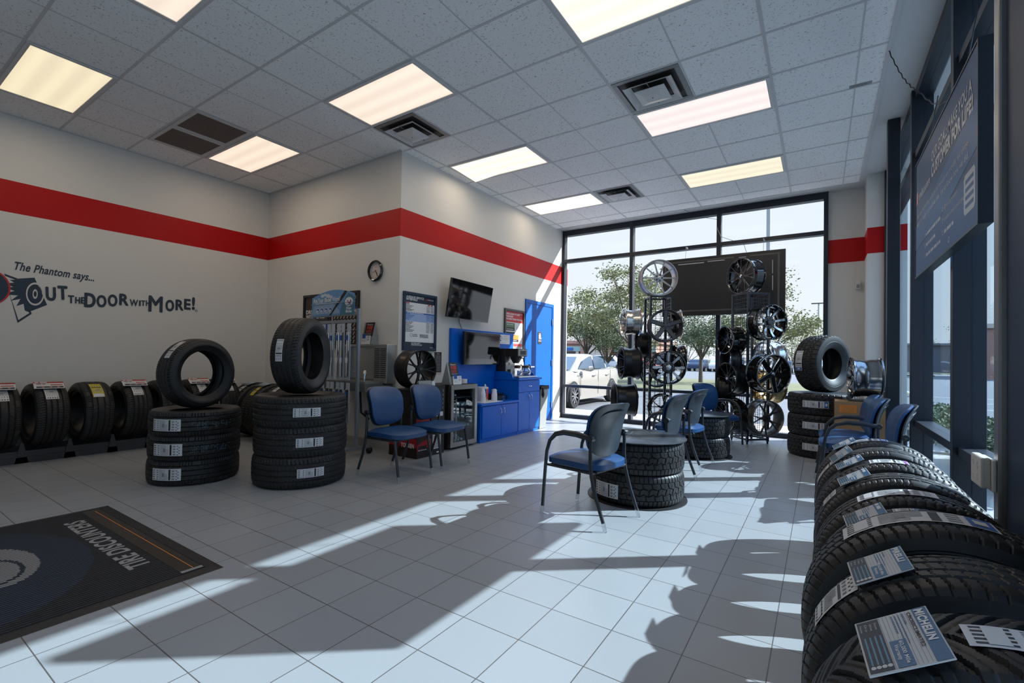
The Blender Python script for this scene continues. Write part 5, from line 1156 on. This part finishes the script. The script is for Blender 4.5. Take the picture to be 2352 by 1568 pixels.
g = MB(); MM = I @ frame((-2.93, 1.045, .0122), (-1, 0, 0), (0, -1, 0)); g.text('TIRE DISCOUNTERS', .095, mgrey, MM, 0, 0, 0, w=1.12, bold=.03); g.obj('mat_lettering', t, smooth=False)
g = MB(); g.rect(X0m+.08, X1m-.07, 1.09, 1.185, mat('worn_strip', (.022, .018, .014), .45), I, .0119); g.rect(X0m+.12, X1m-.10, 1.150, 1.154, porange, I, .0123); g.rect(X1m-.095, X1m-.07, 1.09, 1.19, mgrey, I, .0122); g.obj('worn_band', t, smooth=False)

# ================================================================ HANGING PANELS, SIGN, SMALL THINGS
t = thing('suspended_sign', 'black back of a hanging sign in front of the back window', 'sign', (-1.32, 8.0, 1.86)); I = T((1.32, -8.0, -1.86))
panm = mat('panel_back', (.016, .016, .017), .42); tape = mat('tape_grey', (.11, .10, .085), .6)
MB().box(-2.20, -.43, 7.99, 8.02, 1.86, 2.80, panm, I).obj('panel_board', t, smooth=False)
g = MB(); fy = 7.9885
for a in ((-2.14, -1.12, 2.735, 2.755), (-.90, -.50, 2.735, 2.755), (-2.14, -.55, 1.93, 1.95), (-2.16, -2.14, 2.60, 2.755), (-.53, -.505, 1.95, 2.73)): g.box(a[0], a[1], fy, fy+.002, a[2], a[3], tape, I)
g.obj('tape_strip', t, smooth=False)
g = MB()
for a in ((-1.95, -1.55, 2.70, 2.712), (-1.50, -1.25, 2.712, 2.722), (-1.05, -.95, 2.73, 2.738), (-.60, -.593, 2.45, 2.65), (-.598, -.59, 2.20, 2.42)): g.box(a[0], a[1], fy, fy+.002, a[2], a[3], mat('tape_tear', (.6, .6, .62), .5), I)
g.obj('torn_tape', t, smooth=False)
for x in (-1.84, -.72):
    MB().tube([(x, 8.005, 2.80), (x+.002, 8.03, 2.97)], .0025, steeld, 6, I).obj('hanging_chain', t); MB().cyl((x, 8.035, 2.99), (x, 8.155, 2.99), .012, plgrey, 12, I).obj('chain_anchor', t)
t = thing('hanging_sign', 'large navy sign hanging in the right windows', 'sign', (.60, 3.8, 1.78)); I = T((-.60, -3.8, -1.78))
snav = mat('sign_navy', (.028, .068, .155), .42, spec=.12); 
MB().box(.592, .636, 2.965, 4.65, 1.785, 2.625, snav, I).obj('sign_box', t, smooth=False)
g = MB(); 
for a in ((2.96, 4.655, 1.777, 1.787), (2.96, 4.655, 2.622, 2.632)): g.box(.588, .640, a[0], a[1], a[2], a[3], alu, I)
for a in ((2.955, 2.965), (4.65, 4.66)): g.box(.588, .640, a[0], a[1], 1.777, 2.632, alu, I)
g.obj('sign_frame', t, smooth=False)
SM = I @ frame((.5915, 4.65, 1.785), (0, -1, 0), (0, 0, 1)); sl = mat('sign_lettering', (.34, .37, .41), .4); sb = mat('sign_mid_blue', (.04, .115, .26), .42, spec=.12); g = MB()
g.flat([(0, .38), (1.685, .58), (1.685, .36), (.9, .24), (0, .20)], sb, SM, .0003); g.flat([(0, 0), (1.685, 0), (1.685, .30), (0, .18)], mat('sign_blue', (.035, .10, .24), .42, spec=.12), SM, .0003)
g.rect(.03, .11, .53, .62, mat('sign_red', (.30, .06, .06), .4), SM, .0008); g.text('tirediscounters', .055, sl, SM, .13, .545, .001, w=.42, bold=.02)
g.text('OUR GOAL: MAKE YOU A', .065, sl, SM, .60, .66, .001, w=.98, bold=.02); g.text('CUSTOMER FOR LIFE!', .075, sl, SM, .60, .56, .001, w=1.0, bold=.05)
g.text('We stand behind the products and services we provide, and always', .035, sl, SM, .06, .42, .001, w=1.46); g.text("want to make it a positive one. Let us know how we did.", .035, sl, SM, .06, .36, .001, w=1.46, bold=.01)
for i, (x, y, t_) in enumerate(((.98, .25, '@tirediscounters'), (.98, .18, 'tirediscounters.com/contact'), (.98, .11, '800.663.7138'), (.42, .22, 'facebook/tirediscounters'), (.42, .15, '@tirediscounters'), (.42, .08, 'yelp.com/tirediscounters'))):
    g.ring(x-.04, y+.012, .010, .015, sl, SM, .001, n=16)
    if i in (0, 1): g.text(t_, .026, sl, SM, x, y, .001, w=min(.5, .020*len(t_)))
    else: g.lines(x, x+.019*len(t_), y, .02, sl, SM, .001, i)
g.poly([(1.45, .09), (1.62, .09), (1.64, .11), (1.64, .27), (1.62, .29), (1.45, .29), (1.43, .27), (1.43, .11)], .0006, .0009, sl, SM)
for i in range(4): g.rect(1.46, 1.61, .12+i*.04, .14+i*.04, sb, SM, .0014)
g.ring(1.10, .05, .012, .018, sl, SM, .001, n=16); g.obj('sign_print', t, smooth=False)
MB().tube([(.61, 3.3, 2.63), (.66, 3.3, 2.98)], .003, alu, 6, I).obj('hanging_chain', t); MB().tube([(.61, 4.3, 2.63), (.66, 4.3, 2.98)], .003, alu, 6, I).obj('hanging_chain', t)
g = MB(); r = random.Random(5); p0, p1, p2 = Vector((.43, 4.69, 3.595)), Vector((.60, 4.52, 3.12)), Vector((.61, 3.60, 2.64)); pts = []
for i in range(25): u = i/24; pts.append(p0.lerp(p1, u)+Vector((0, 0, -.10*math.sin(PI*u)*.6+.010*math.sin(i*2.1))))
for i in range(1, 20): u = i/19; pts.append(p1.lerp(p2, u)+Vector((0, 0, -.05*math.sin(PI*u)*1.0+.006*math.sin(i*1.3))))
g.tube(pts, .0035, blackm, 6); tag(g.obj('sign_cable', smooth=True), 'crinkled dark wire from the ceiling edge to the navy hanging sign', 'cable')
g = MB(); pts = [(-1.86, 7.93, 3.59), (-1.80, 7.96, 3.56), (-1.78, 8.10, 3.52), (-1.37, 8.11, 3.40), (-1.38, 8.12, 3.25), (-1.33, 8.12, 3.12), (-1.15, 8.10, 3.03), (-1.0, 8.06, 2.98), (-.95, 8.02, 2.81)]
g.tube(pts, .003, blackm, 6); tag(g.obj('panel_cable', smooth=True), 'thin dark wire running down the back window to the black hanging panel', 'cable')
# wall mounted white controller on the near jamb
t = thing('control_box', 'off-white plastic controller box on the dark jamb above the tires', 'control box', (.545, 2.50, .72)); I = T((-.545, -2.50, -.72))
g = MB(); g.box(.50, .528, 2.47, 2.61, .675, .79, plwhite, I); g.obj('box_cover', t, bevel=.006, smooth=False)
g = MB(); g.box(.528, .5395, 2.455, 2.60, .668, .785, plwhite, I); g.obj('box_base', t, bevel=.003, smooth=False)
g = MB(); MM = I @ frame((.4995, 2.61, .675), (0, -1, 0), (0, 0, 1)); g.ring(.10, .080, .010, .012, plgrey, MM, .0003, n=20); g.ring(.10, .035, .010, .012, plgrey, MM, .0003, n=20); g.ring(.04, .085, .006, .008, plgrey, MM, .0003, n=14); g.ring(.04, .03, .006, .008, plgrey, MM, .0003, n=14); g.obj('knockout', t, smooth=False)

# ================================================================ OUTSIDE
GZ = -.13
g = MB(); g.box(-90, 120, 8.42, 260, GZ-.05, GZ-.002, asphalt); g.box(.95, 120, -60, 8.42, GZ-.05, GZ-.002, asphalt); struct(g.obj('floor_outside', smooth=False))
struct(MB().box(-12, 3.2, 8.42, 9.9, GZ, -.02, concrete).obj('trim_4', smooth=False)); struct(MB().box(.95, 2.1, -8, 8.42, GZ, -.05, concrete).obj('trim_5', smooth=False))
paintw = mat('road_paint', (.62, .62, .60), .7)
g = MB()
for i in range(14): g.box(-14+i*2.75+.0, -13.9+i*2.75, 10.2, 15.2, GZ, GZ+.004, paintw)
for i in range(6): g.box(3.6, 9.5, 9.6+i*3.0, 9.7+i*3.0, GZ, GZ+.004, paintw)
tag(g.obj('parking_lines', smooth=False), 'white painted bay lines on the asphalt outside', 'road marking', kind='stuff')
g = MB(); g.poly([(-26, 19.5), (-5.2, 19.6), (-2.5, 21.0), (3.0, 24.0), (3.0, 30), (-12, 33), (-26, 33)], GZ+.081, GZ+.10, grass); tag(g.obj('grass_island', smooth=False), 'grass island between the parking lots behind the wheel towers', 'grass', kind='stuff')
g = MB(); g.poly([(-26.2, 19.35), (-5.1, 19.4), (-2.3, 20.85), (3.2, 23.9), (3.2, 30.2), (-12, 33.2), (-26.2, 33.2)], GZ-.01, GZ+.08, concrete); tag(g.obj('kerb', smooth=False), 'pale concrete kerb round the grass island', 'kerb')
g = MB(); g.box(-60, 10, 66.5, 68, GZ, GZ+.12, grass); tag(g.obj('grass_verge', smooth=False), 'thin distant grass verge beyond the far parking lot', 'grass', kind='stuff')
g = MB(); g.box(4.5, 60, 84, 90, GZ, GZ+.10, grass); tag(g.obj('grass_verge', smooth=False), 'grass strip across the road seen through the right windows', 'grass', kind='stuff')
def tree(label, x, y, h, cr, trunk_h, tr, lm, seed, dens=900, lean=(0, 0), squash=.75, group='trees outside the back window'):
    r = random.Random(seed); t = thing('tree', label, 'tree', (x, y, GZ+(.104 if y < 40 else 0)), group=group)
    g = MB(); top = Vector((lean[0], lean[1], trunk_h)); g.tube([(0, 0, 0), tuple(top*.5+Vector((r.uniform(-.05, .05), 0, 0))), tuple(top)], [tr, tr*.8, tr*.62], bark, 8); tips = []
    for i in range(8):
        a = 2*PI*i/8+r.uniform(-.3, .3); L_ = cr*r.uniform(.55, .95); zz = trunk_h+(h-trunk_h)*r.uniform(.25, .80)
        st = top*r.uniform(.75, 1); e = Vector((lean[0]+L_*math.cos(a), lean[1]+L_*math.sin(a), zz)); mid = st.lerp(e, .5)+Vector((0, 0, .12*L_)); g.tube([tuple(st), tuple(mid), tuple(e)], [tr*.42, tr*.26, tr*.08], bark, 6); tips += [e, mid.lerp(e, .4)]
        for k in range(3):
            e2 = e+Vector((r.uniform(-.4, .4)*cr, r.uniform(-.4, .4)*cr, r.uniform(-.1, .35)*cr*squash)); g.tube([tuple(mid.lerp(e, .5)), tuple(e2)], [tr*.14, tr*.04], bark, 5); tips.append(e2)
    e = Vector((lean[0], lean[1], h*.93)); g.tube([tuple(top), tuple(e)], [tr*.55, tr*.08], bark, 6); tips += [e, top.lerp(e, .6)]
    g.obj('trunk', t)
    g = MB(); vs = []; fs = []
    s_ = cr*.034
    for q in range(dens*7):
        c = r.choice(tips); p = c+Vector((r.gauss(0, .15)*cr, r.gauss(0, .15)*cr, r.gauss(0, .085)*cr*squash*1.2))
        a = Vector((r.uniform(-1, 1), r.uniform(-1, 1), r.uniform(-.5, .5))).normalized()*s_*r.uniform(.5, 1.2); b = a.cross(Vector((r.uniform(-1, 1), r.uniform(-1, 1), r.uniform(-1, 1)))).normalized()*s_*.5
        o = len(vs); vs += [p-a, p+b, p+a, p-b]; fs.append((o, o+1, o+2, o+3))
    g.add(vs, fs, lm); g.obj('foliage', t, smooth=False); return t
tree('airy green tree rising left of the left wheel tower behind the white car', -7.35, 21.5, 5.7, 2.0, 1.9, .13, leafA, 3, 1100)
tree('green tree at the left edge of the back window behind the white car', -10.9, 24.5, 5.2, 2.3, 1.6, .13, leafA, 5, 1100)
tree('dense dark green tree low between the two taller trees behind the car', -9.5, 24.0, 3.9, 1.4, 1.0, .12, leafB, 7, 1300)
tree('small spreading tree with a dark trunk seen between the wheel towers', -5.35, 27.0, 4.0, 1.9, 1.5, .12, leafB, 9, 1100)
tree('tree whose branches show right of the black hanging panel', -2.3, 27.5, 5.6, 2.2, 1.6, .12, leafA, 12, 900)
for i, (x, y, h) in enumerate(((-3.0, 70, 5.6), (3.6, 74, 6.0), (-9.6, 71, 5.6), (-16.4, 73, 6.2), (-23.5, 74, 6.0), (19.5, 114, 8.5))):
    tree('distant tree beyond the far lot, %s in the tree line' % ('fourth from the left', 'fifth from the left', 'third from the left', 'second from the left', 'leftmost', 'rightmost')[i], x, y, h, 3.4, 1.0, .15, leafB if i % 2 else leafA, 20+i, 420, group='distant tree line')
# shopping centre
t = thing('shopping_centre', 'brick shopping centre with arched gable far across the parking lot', 'building', (-40, 96, GZ)); B = T((0, 0, 0))
bx, by = -40, 96
def bb(n_, a, m_): return MB().box(a[0]-bx, a[1]-bx, a[2]-by, a[3]-by, a[4]-GZ*0, a[5], m_).obj(n_, t, smooth=False)
bb('wall', (-62, -27.5, 96, 110, .1, 4.6), brick); bb('roof', (-62.5, -27, 95.5, 110, 4.6, 5.3), mat('roof_terracotta', (.42, .22, .18), .8)); bb('fascia', (-62, -27.5, 95.2, 96, 2.9, 4.0), mat('awning_green', (.24, .38, .36), .7))
g = MB(); g.poly([(-43.5-bx, 0), (-36.5-bx, 0), (-36.5-bx, 5.0), (-40-bx, 7.4), (-43.5-bx, 5.0)], 0, 1.5, brick, Matrix(((1, 0, 0, 0), (0, 0, -1, 0), (0, 1, 0, 0), (0, 0, 0, 1)))); g.obj('gable', t, smooth=False)
g = MB(); g.poly([(-41.6-bx, 0.2), (-38.4-bx, 0.2), (-38.4-bx, 3.4)]+[(-40-bx+1.6*math.cos(a*PI/10), 3.4+1.6*math.sin(a*PI/10)) for a in range(11)]+[(-41.6-bx, 3.4)], 1.5, 1.6, stone, Matrix(((1, 0, 0, 0), (0, 0, -1, 0), (0, 1, 0, 0), (0, 0, 0, 1)))); g.obj('arch', t, smooth=False)
for i in range(9):
    x0 = -60+i*4.0
    if -44 < x0+1.4 < -36: continue
    bb('shop_window', (x0, x0+2.9, 95.85, 95.99, .2, 2.6), mat('shop_glass', (.05, .07, .09), .15)); bb('pillar', (x0+3.0, x0+3.7, 95.3, 95.98, .1, 2.9), stone)
for i, (x, c) in enumerate(((-58, porange), (-48, pblue), (-34, pred), (-30.5, pgreen))): bb('shop_sign', (x, x+2.4, 95.0, 95.18, 3.1, 3.7), c)
t = thing('office_building', 'long low dark grey building across the road seen through the right windows', 'building', (30.5, 95, GZ))
MB().box(-22, 50, -2, 14, 0, 4.1, mat('slate_wall', (.10, .105, .12), .7)).obj('wall', t, smooth=False); MB().box(-22.4, 50.4, -2.4, 14.4, 4.1, 4.4, mat('coping', (.15, .15, .16), .7)).obj('roof_edge', t, smooth=False)
t = thing('brick_building', 'red brick building seen through the right window nearest the jamb', 'building', (14.5, 62, GZ))
MB().box(-2, 20, -3, 10, 0, 4.6, brick).obj('wall', t, smooth=False); MB().box(-2.2, 20.2, -3.2, 10.2, 4.6, 5.0, stone).obj('roof_edge', t, smooth=False)
for i in range(3): MB().box(0+i*3.5, 1.4+i*3.5, -3.05, -2.98, 1.0, 2.8, carglass).obj('window', t, smooth=False)
# hedges and mulch bed outside the right windows
def hedge(label, x0, x1, y0, y1, h, seed):
    r = random.Random(seed); g = MB(); vs = []; fs = []
    for q in range(5200):
        u, v, w_ = r.random(), r.random(), r.random()**.4
        p = Vector((x0+(x1-x0)*u, y0+(y1-y0)*v, GZ+(h*(1-.25*abs(2*u-1)**3))*w_)); a = Vector((r.uniform(-1, 1), r.uniform(-1, 1), r.uniform(-1, 1))).normalized()*.03; b = a.cross(Vector((r.uniform(-1, 1), r.uniform(-1, 1), r.uniform(-1, 1)))).normalized()*.016
        o = len(vs); vs += [p-a, p+b, p+a, p-b]; fs.append((o, o+1, o+2, o+3))
    g.add(vs, fs, leafB); t = thing('hedge', label, 'hedge', ((x0+x1)/2, (y0+y1)/2, GZ)); g.obj('foliage', t, M=T((-(x0+x1)/2, -(y0+y1)/2, -GZ)), smooth=False)
    MB().box(x0+.12, x1-.12, y0+.12, y1-.12, GZ+.01, GZ+h*.8, leafB).obj('branch_core', t, M=T((-(x0+x1)/2, -(y0+y1)/2, -GZ)), smooth=False)
hedge('clipped green hedge outside the right window nearest the jamb', 1.35, 2.15, 5.9, 8.3, .62, 1); hedge('clipped green hedge outside the right windows farther along', 1.35, 2.15, 8.7, 12.0, .55, 2)
g = MB(); g.box(.97, 2.6, -2, 12.5, -.13, -.12, mulch); tag(g.obj('mulch_bed', smooth=False), 'dark mulch bed along the outside of the right windows', 'mulch', kind='stuff')
def lamp(label, x, y, h):
    t = thing('lamp_post', label, 'lamp post', (x, y, GZ)); MB().tube([(0, 0, 0), (0, 0, h)], .07, plgrey, 8).obj('pole', t); MB().box(-.7, .7, -.12, .12, h-.02, h+.10, gun).obj('lamp_head', t, smooth=False)
lamp('tall grey parking lot lamp post right of the right wheel tower', -1.55, 19.0, 7.5); lamp('distant twin-headed lamp post seen beside the dark back window edge', -.20, 64.5, 8.0)
t = thing('lamp_post', 'thin lamp post seen through the middle pane beside the shopping centre', 'lamp post', (-14.5, 40, GZ)); MB().tube([(0, 0, 0), (0, 0, 5.5)], .06, gun, 8).obj('pole', t)
def simplecar(label, x, y, rz, col, suv=False, group='parked cars far across the lot'):
    t = thing('car', label, 'car', (x, y, GZ), rz, group); h = 1.75 if suv else 1.42
    pr = [(-2.2, .3), (-2.25, .75), (-2.1, .95), (-1.5, 1.0), (-1.15, h-.05) if not suv else (-2.05, h-.08), (-.9, h) if not suv else (-1.8, h), (.5, h), (1.1, 1.0), (2.0, .88), (2.2, .7), (2.2, .3)]
    MM = Matrix(((1, 0, 0, 0), (0, 0, -1, .85), (0, 1, 0, 0), (0, 0, 0, 1)))
    MB().poly(pr, 0, 1.7, col, MM).obj('body', t, bevel=.08, smooth=False)
    gl = [(-1.75 if suv else -1.25, 1.03), (-1.65 if suv else -.98, h-.10), (.42, h-.10), (.9, 1.03)]; MB().poly(gl, -.01, 1.71, carglass, MM).obj('windows', t, smooth=False)
    for xx in (-1.35, 1.35):
        for yy in (-.8, .8): MB().tube([(xx, yy-.1, .32), (xx, yy+.1, .32)], .33, rubber, 16).obj('wheel', t)
cw = mat('car_white', (.6, .6, .62), .3); cr_ = mat('car_red', (.32, .02, .04), .3); cb = mat('car_navy', (.02, .04, .09), .3); cs = mat('car_silver', (.35, .37, .40), .3)
simplecar('white SUV parked left of the left wheel tower', -23.3, 60, .1, cw, True); simplecar('dark red car parked beside the white SUV', -21.0, 65, .1, cr_)
simplecar('dark blue SUV parked left of the white SUV', -24.8, 56, .1, cb, True); 
for i in range(9): simplecar('small distant %s parked car, %s in the far row' % (('silver', 'navy', 'white', 'silver')[i % 4], ('leftmost', 'second from the left', 'third from the left', 'fourth from the left', 'fifth from the left', 'sixth from the left', 'seventh from the left', 'second from the right', 'rightmost')[i]), -14.5+i*2.2, 60.5+(i % 3)*.6, PI/2, (cs, cb, cw, cs)[i % 4], i % 3 == 0, 'row of small distant cars')
# white sedan close to the back window ------------------------------
t = thing('sedan', 'pearl white sedan parked just outside the left pane of the back window', 'car', (-5.18, 12.2, GZ), -PI/2+.02)
# local: x forward (towards the camera after rotation), y = 0 at the visible flank, body to +y... z up
secs = [(2.35, .34, .60, .62), (2.25, .25, .72, .74), (1.9, .22, .82, .84), (1.2, .20, .92, .90), (.75, .20, .96, .92), (0, .20, .97, .93), (-.9, .20, .98, .93), (-1.6, .22, 1.00, .92), (-2.1, .26, 1.02, .86), (-2.35, .34, .96, .74), (-2.42, .45, .80, .66)]
g = MB(); vs = []; K = 12
for x, zb, zt, hw in secs:
    for (fy, fz) in ((1, 0), (1.0, .25), (1.02, .5), (1.0, .78), (.94, .95), (.80, 1), (-.80, 1), (-.94, .95), (-1.0, .78), (-1.02, .5), (-1.0, .25), (-1, 0)): vs.append((x, fy*hw, zb+(zt-zb)*fz))
fs = [(i*K+k, i*K+(k+1) % K, (i+1)*K+(k+1) % K, (i+1)*K+k) for i in range(len(secs)-1) for k in range(K)]+[tuple(range(K-1, -1, -1)), tuple((len(secs)-1)*K+k for k in range(K))]
COFF = T((0, -.95, 0))
g.add(vs, fs, carw, COFF); g.obj('body', t, ang=50)
cab = [(1.05, .92, .93, .80), (.75, .92, 1.10, .78), (.35, .92, 1.30, .72), (-.1, .92, 1.40, .68), (-.7, .92, 1.41, .67), (-1.2, .92, 1.33, .68), (-1.6, .92, 1.17, .70), (-1.95, .92, 1.01, .74)]
def cabin(g, shrink, m_, lo=0.0, hi=1.0, sl=slice(None)):
    vs = []; L_ = cab[sl]
    for x, z0, z1, hw in L_:
        for (fy, fz) in ((1.08, 0), (1.0, .5), (.90, .88), (.70, 1.0), (-.70, 1.0), (-.90, .88), (-1.0, .5), (-1.08, 0)): vs.append((x, fy*(hw+shrink), z0+(z1-z0+shrink)*fz))
    K = 8; g.add(vs, [(i*K+k, i*K+k+1, (i+1)*K+k+1, (i+1)*K+k) for i in range(len(L_)-1) for k in range(K-1)], m_, COFF)
g = MB(); cabin(g, 0, carw); g.obj('roof', t, ang=50)
# side glass (visible flank) and windscreen
def sideglass(pts, nme):
    g = MB(); vs = [(x, -.95+s_*(.80-.10*(z-.95)/.45+.028), z) for s_ in (1,) for x, z in pts]; g.add(vs, [tuple(range(len(pts)))], carglass); g.obj(nme, t, smooth=False)
    g = MB(); vs = [(x, -.95-(.80-.10*(z-.95)/.45+.028), z) for x, z in pts]; g.add(vs, [tuple(range(len(pts)))], carglass); g.obj(nme, t, smooth=False)
sideglass([(.82, .99), (.30, 1.25), (-.05, 1.33), (-.25, 1.34), (-.25, 1.0)], 'front_window'); sideglass([(-.33, 1.0), (-.33, 1.34), (-.75, 1.34), (-1.15, 1.27), (-1.20, 1.0)], 'rear_window'); sideglass([(-1.27, 1.0), (-1.23, 1.25), (-1.62, 1.06)], 'quarter_window')
g = MB(); g.add([(1.02, -.95+.66, .97), (1.02, -.95-.66, .97), (.38, -.95-.58, 1.315), (.38, -.95+.58, 1.315)], [(0, 1, 2, 3)], carglass); g.obj('windscreen', t, smooth=False)
for s_ in (1, -1):
    yy = -.95+s_*.94
    for xx in (1.37, -1.37):
        g = MB(); g.lathe([(.20, -.10), (.30, -.10), (.325, -.06), (.325, .06), (.30, .10), (.215, .10), (.205, .08), (.205, -.08)], rubber, 28, T((xx, yy-s_*.045, .325)) @ Rx(PI/2), closed=True); wo = g.obj('wheel', t)
        g = MB(); W_ = T((xx, yy+s_*.005, .325)) @ Rx(-PI/2*s_); g.lathe([(.215, .05), (.21, .0), (.17, -.02), (.17, -.05), (0, -.05)], silver, 24, W_)
        for k in range(9): a = 2*PI*k/9; spoke_geo(g, [(.03, a), (.12, a), (.205, a)], [.018, .016, .02], [.03, .035, .045], .02, silver, silver) if False else g.box(.02, .20, -.013, .013, .01, .045, silver, W_ @ Rz(a))
        g.obj('hubcap', wo)
        g = MB(); pts = [(xx+.37*math.cos(a*PI/14), .325+.37*math.sin(a*PI/14)) for a in range(15)]; vs = [(x, yy+s_*.012, z) for x, z in pts]; g.add(vs+[(xx-.37, yy+s_*.012, .2), (xx+.37, yy+s_*.012, .2)], [tuple(range(15))+(15, 16)], blackm); g.obj('wheel_arch', t, smooth=False)
    for xx in (.02, -.98): MB().box(xx-.09, xx+.09, yy-.01, yy+.03 if s_ > 0 else yy-.03, .80, .825, chrome).obj('door_handle', t, bevel=.004)
    g = MB(); g.tube([(.62, yy+s_*.02, .98), (.66, yy+s_*.14, 1.0), (.60, yy+s_*.20, 1.02)], [.04, .075, .06], carw, 10); g.obj('wing_mirror', t)
    for k in range(3): MB().box(.86+.055*k, .885+.055*k, yy-.004, yy+s_*.004+.006, .84, .87, gun).obj('fender_vent', t)
    for xx in (.93, -.30, -1.25): MB().box(xx-.004, xx+.004, yy+s_*.004-.004, yy+s_*.004+.004, .30, .95, gun).obj('door_seam', t, smooth=False)
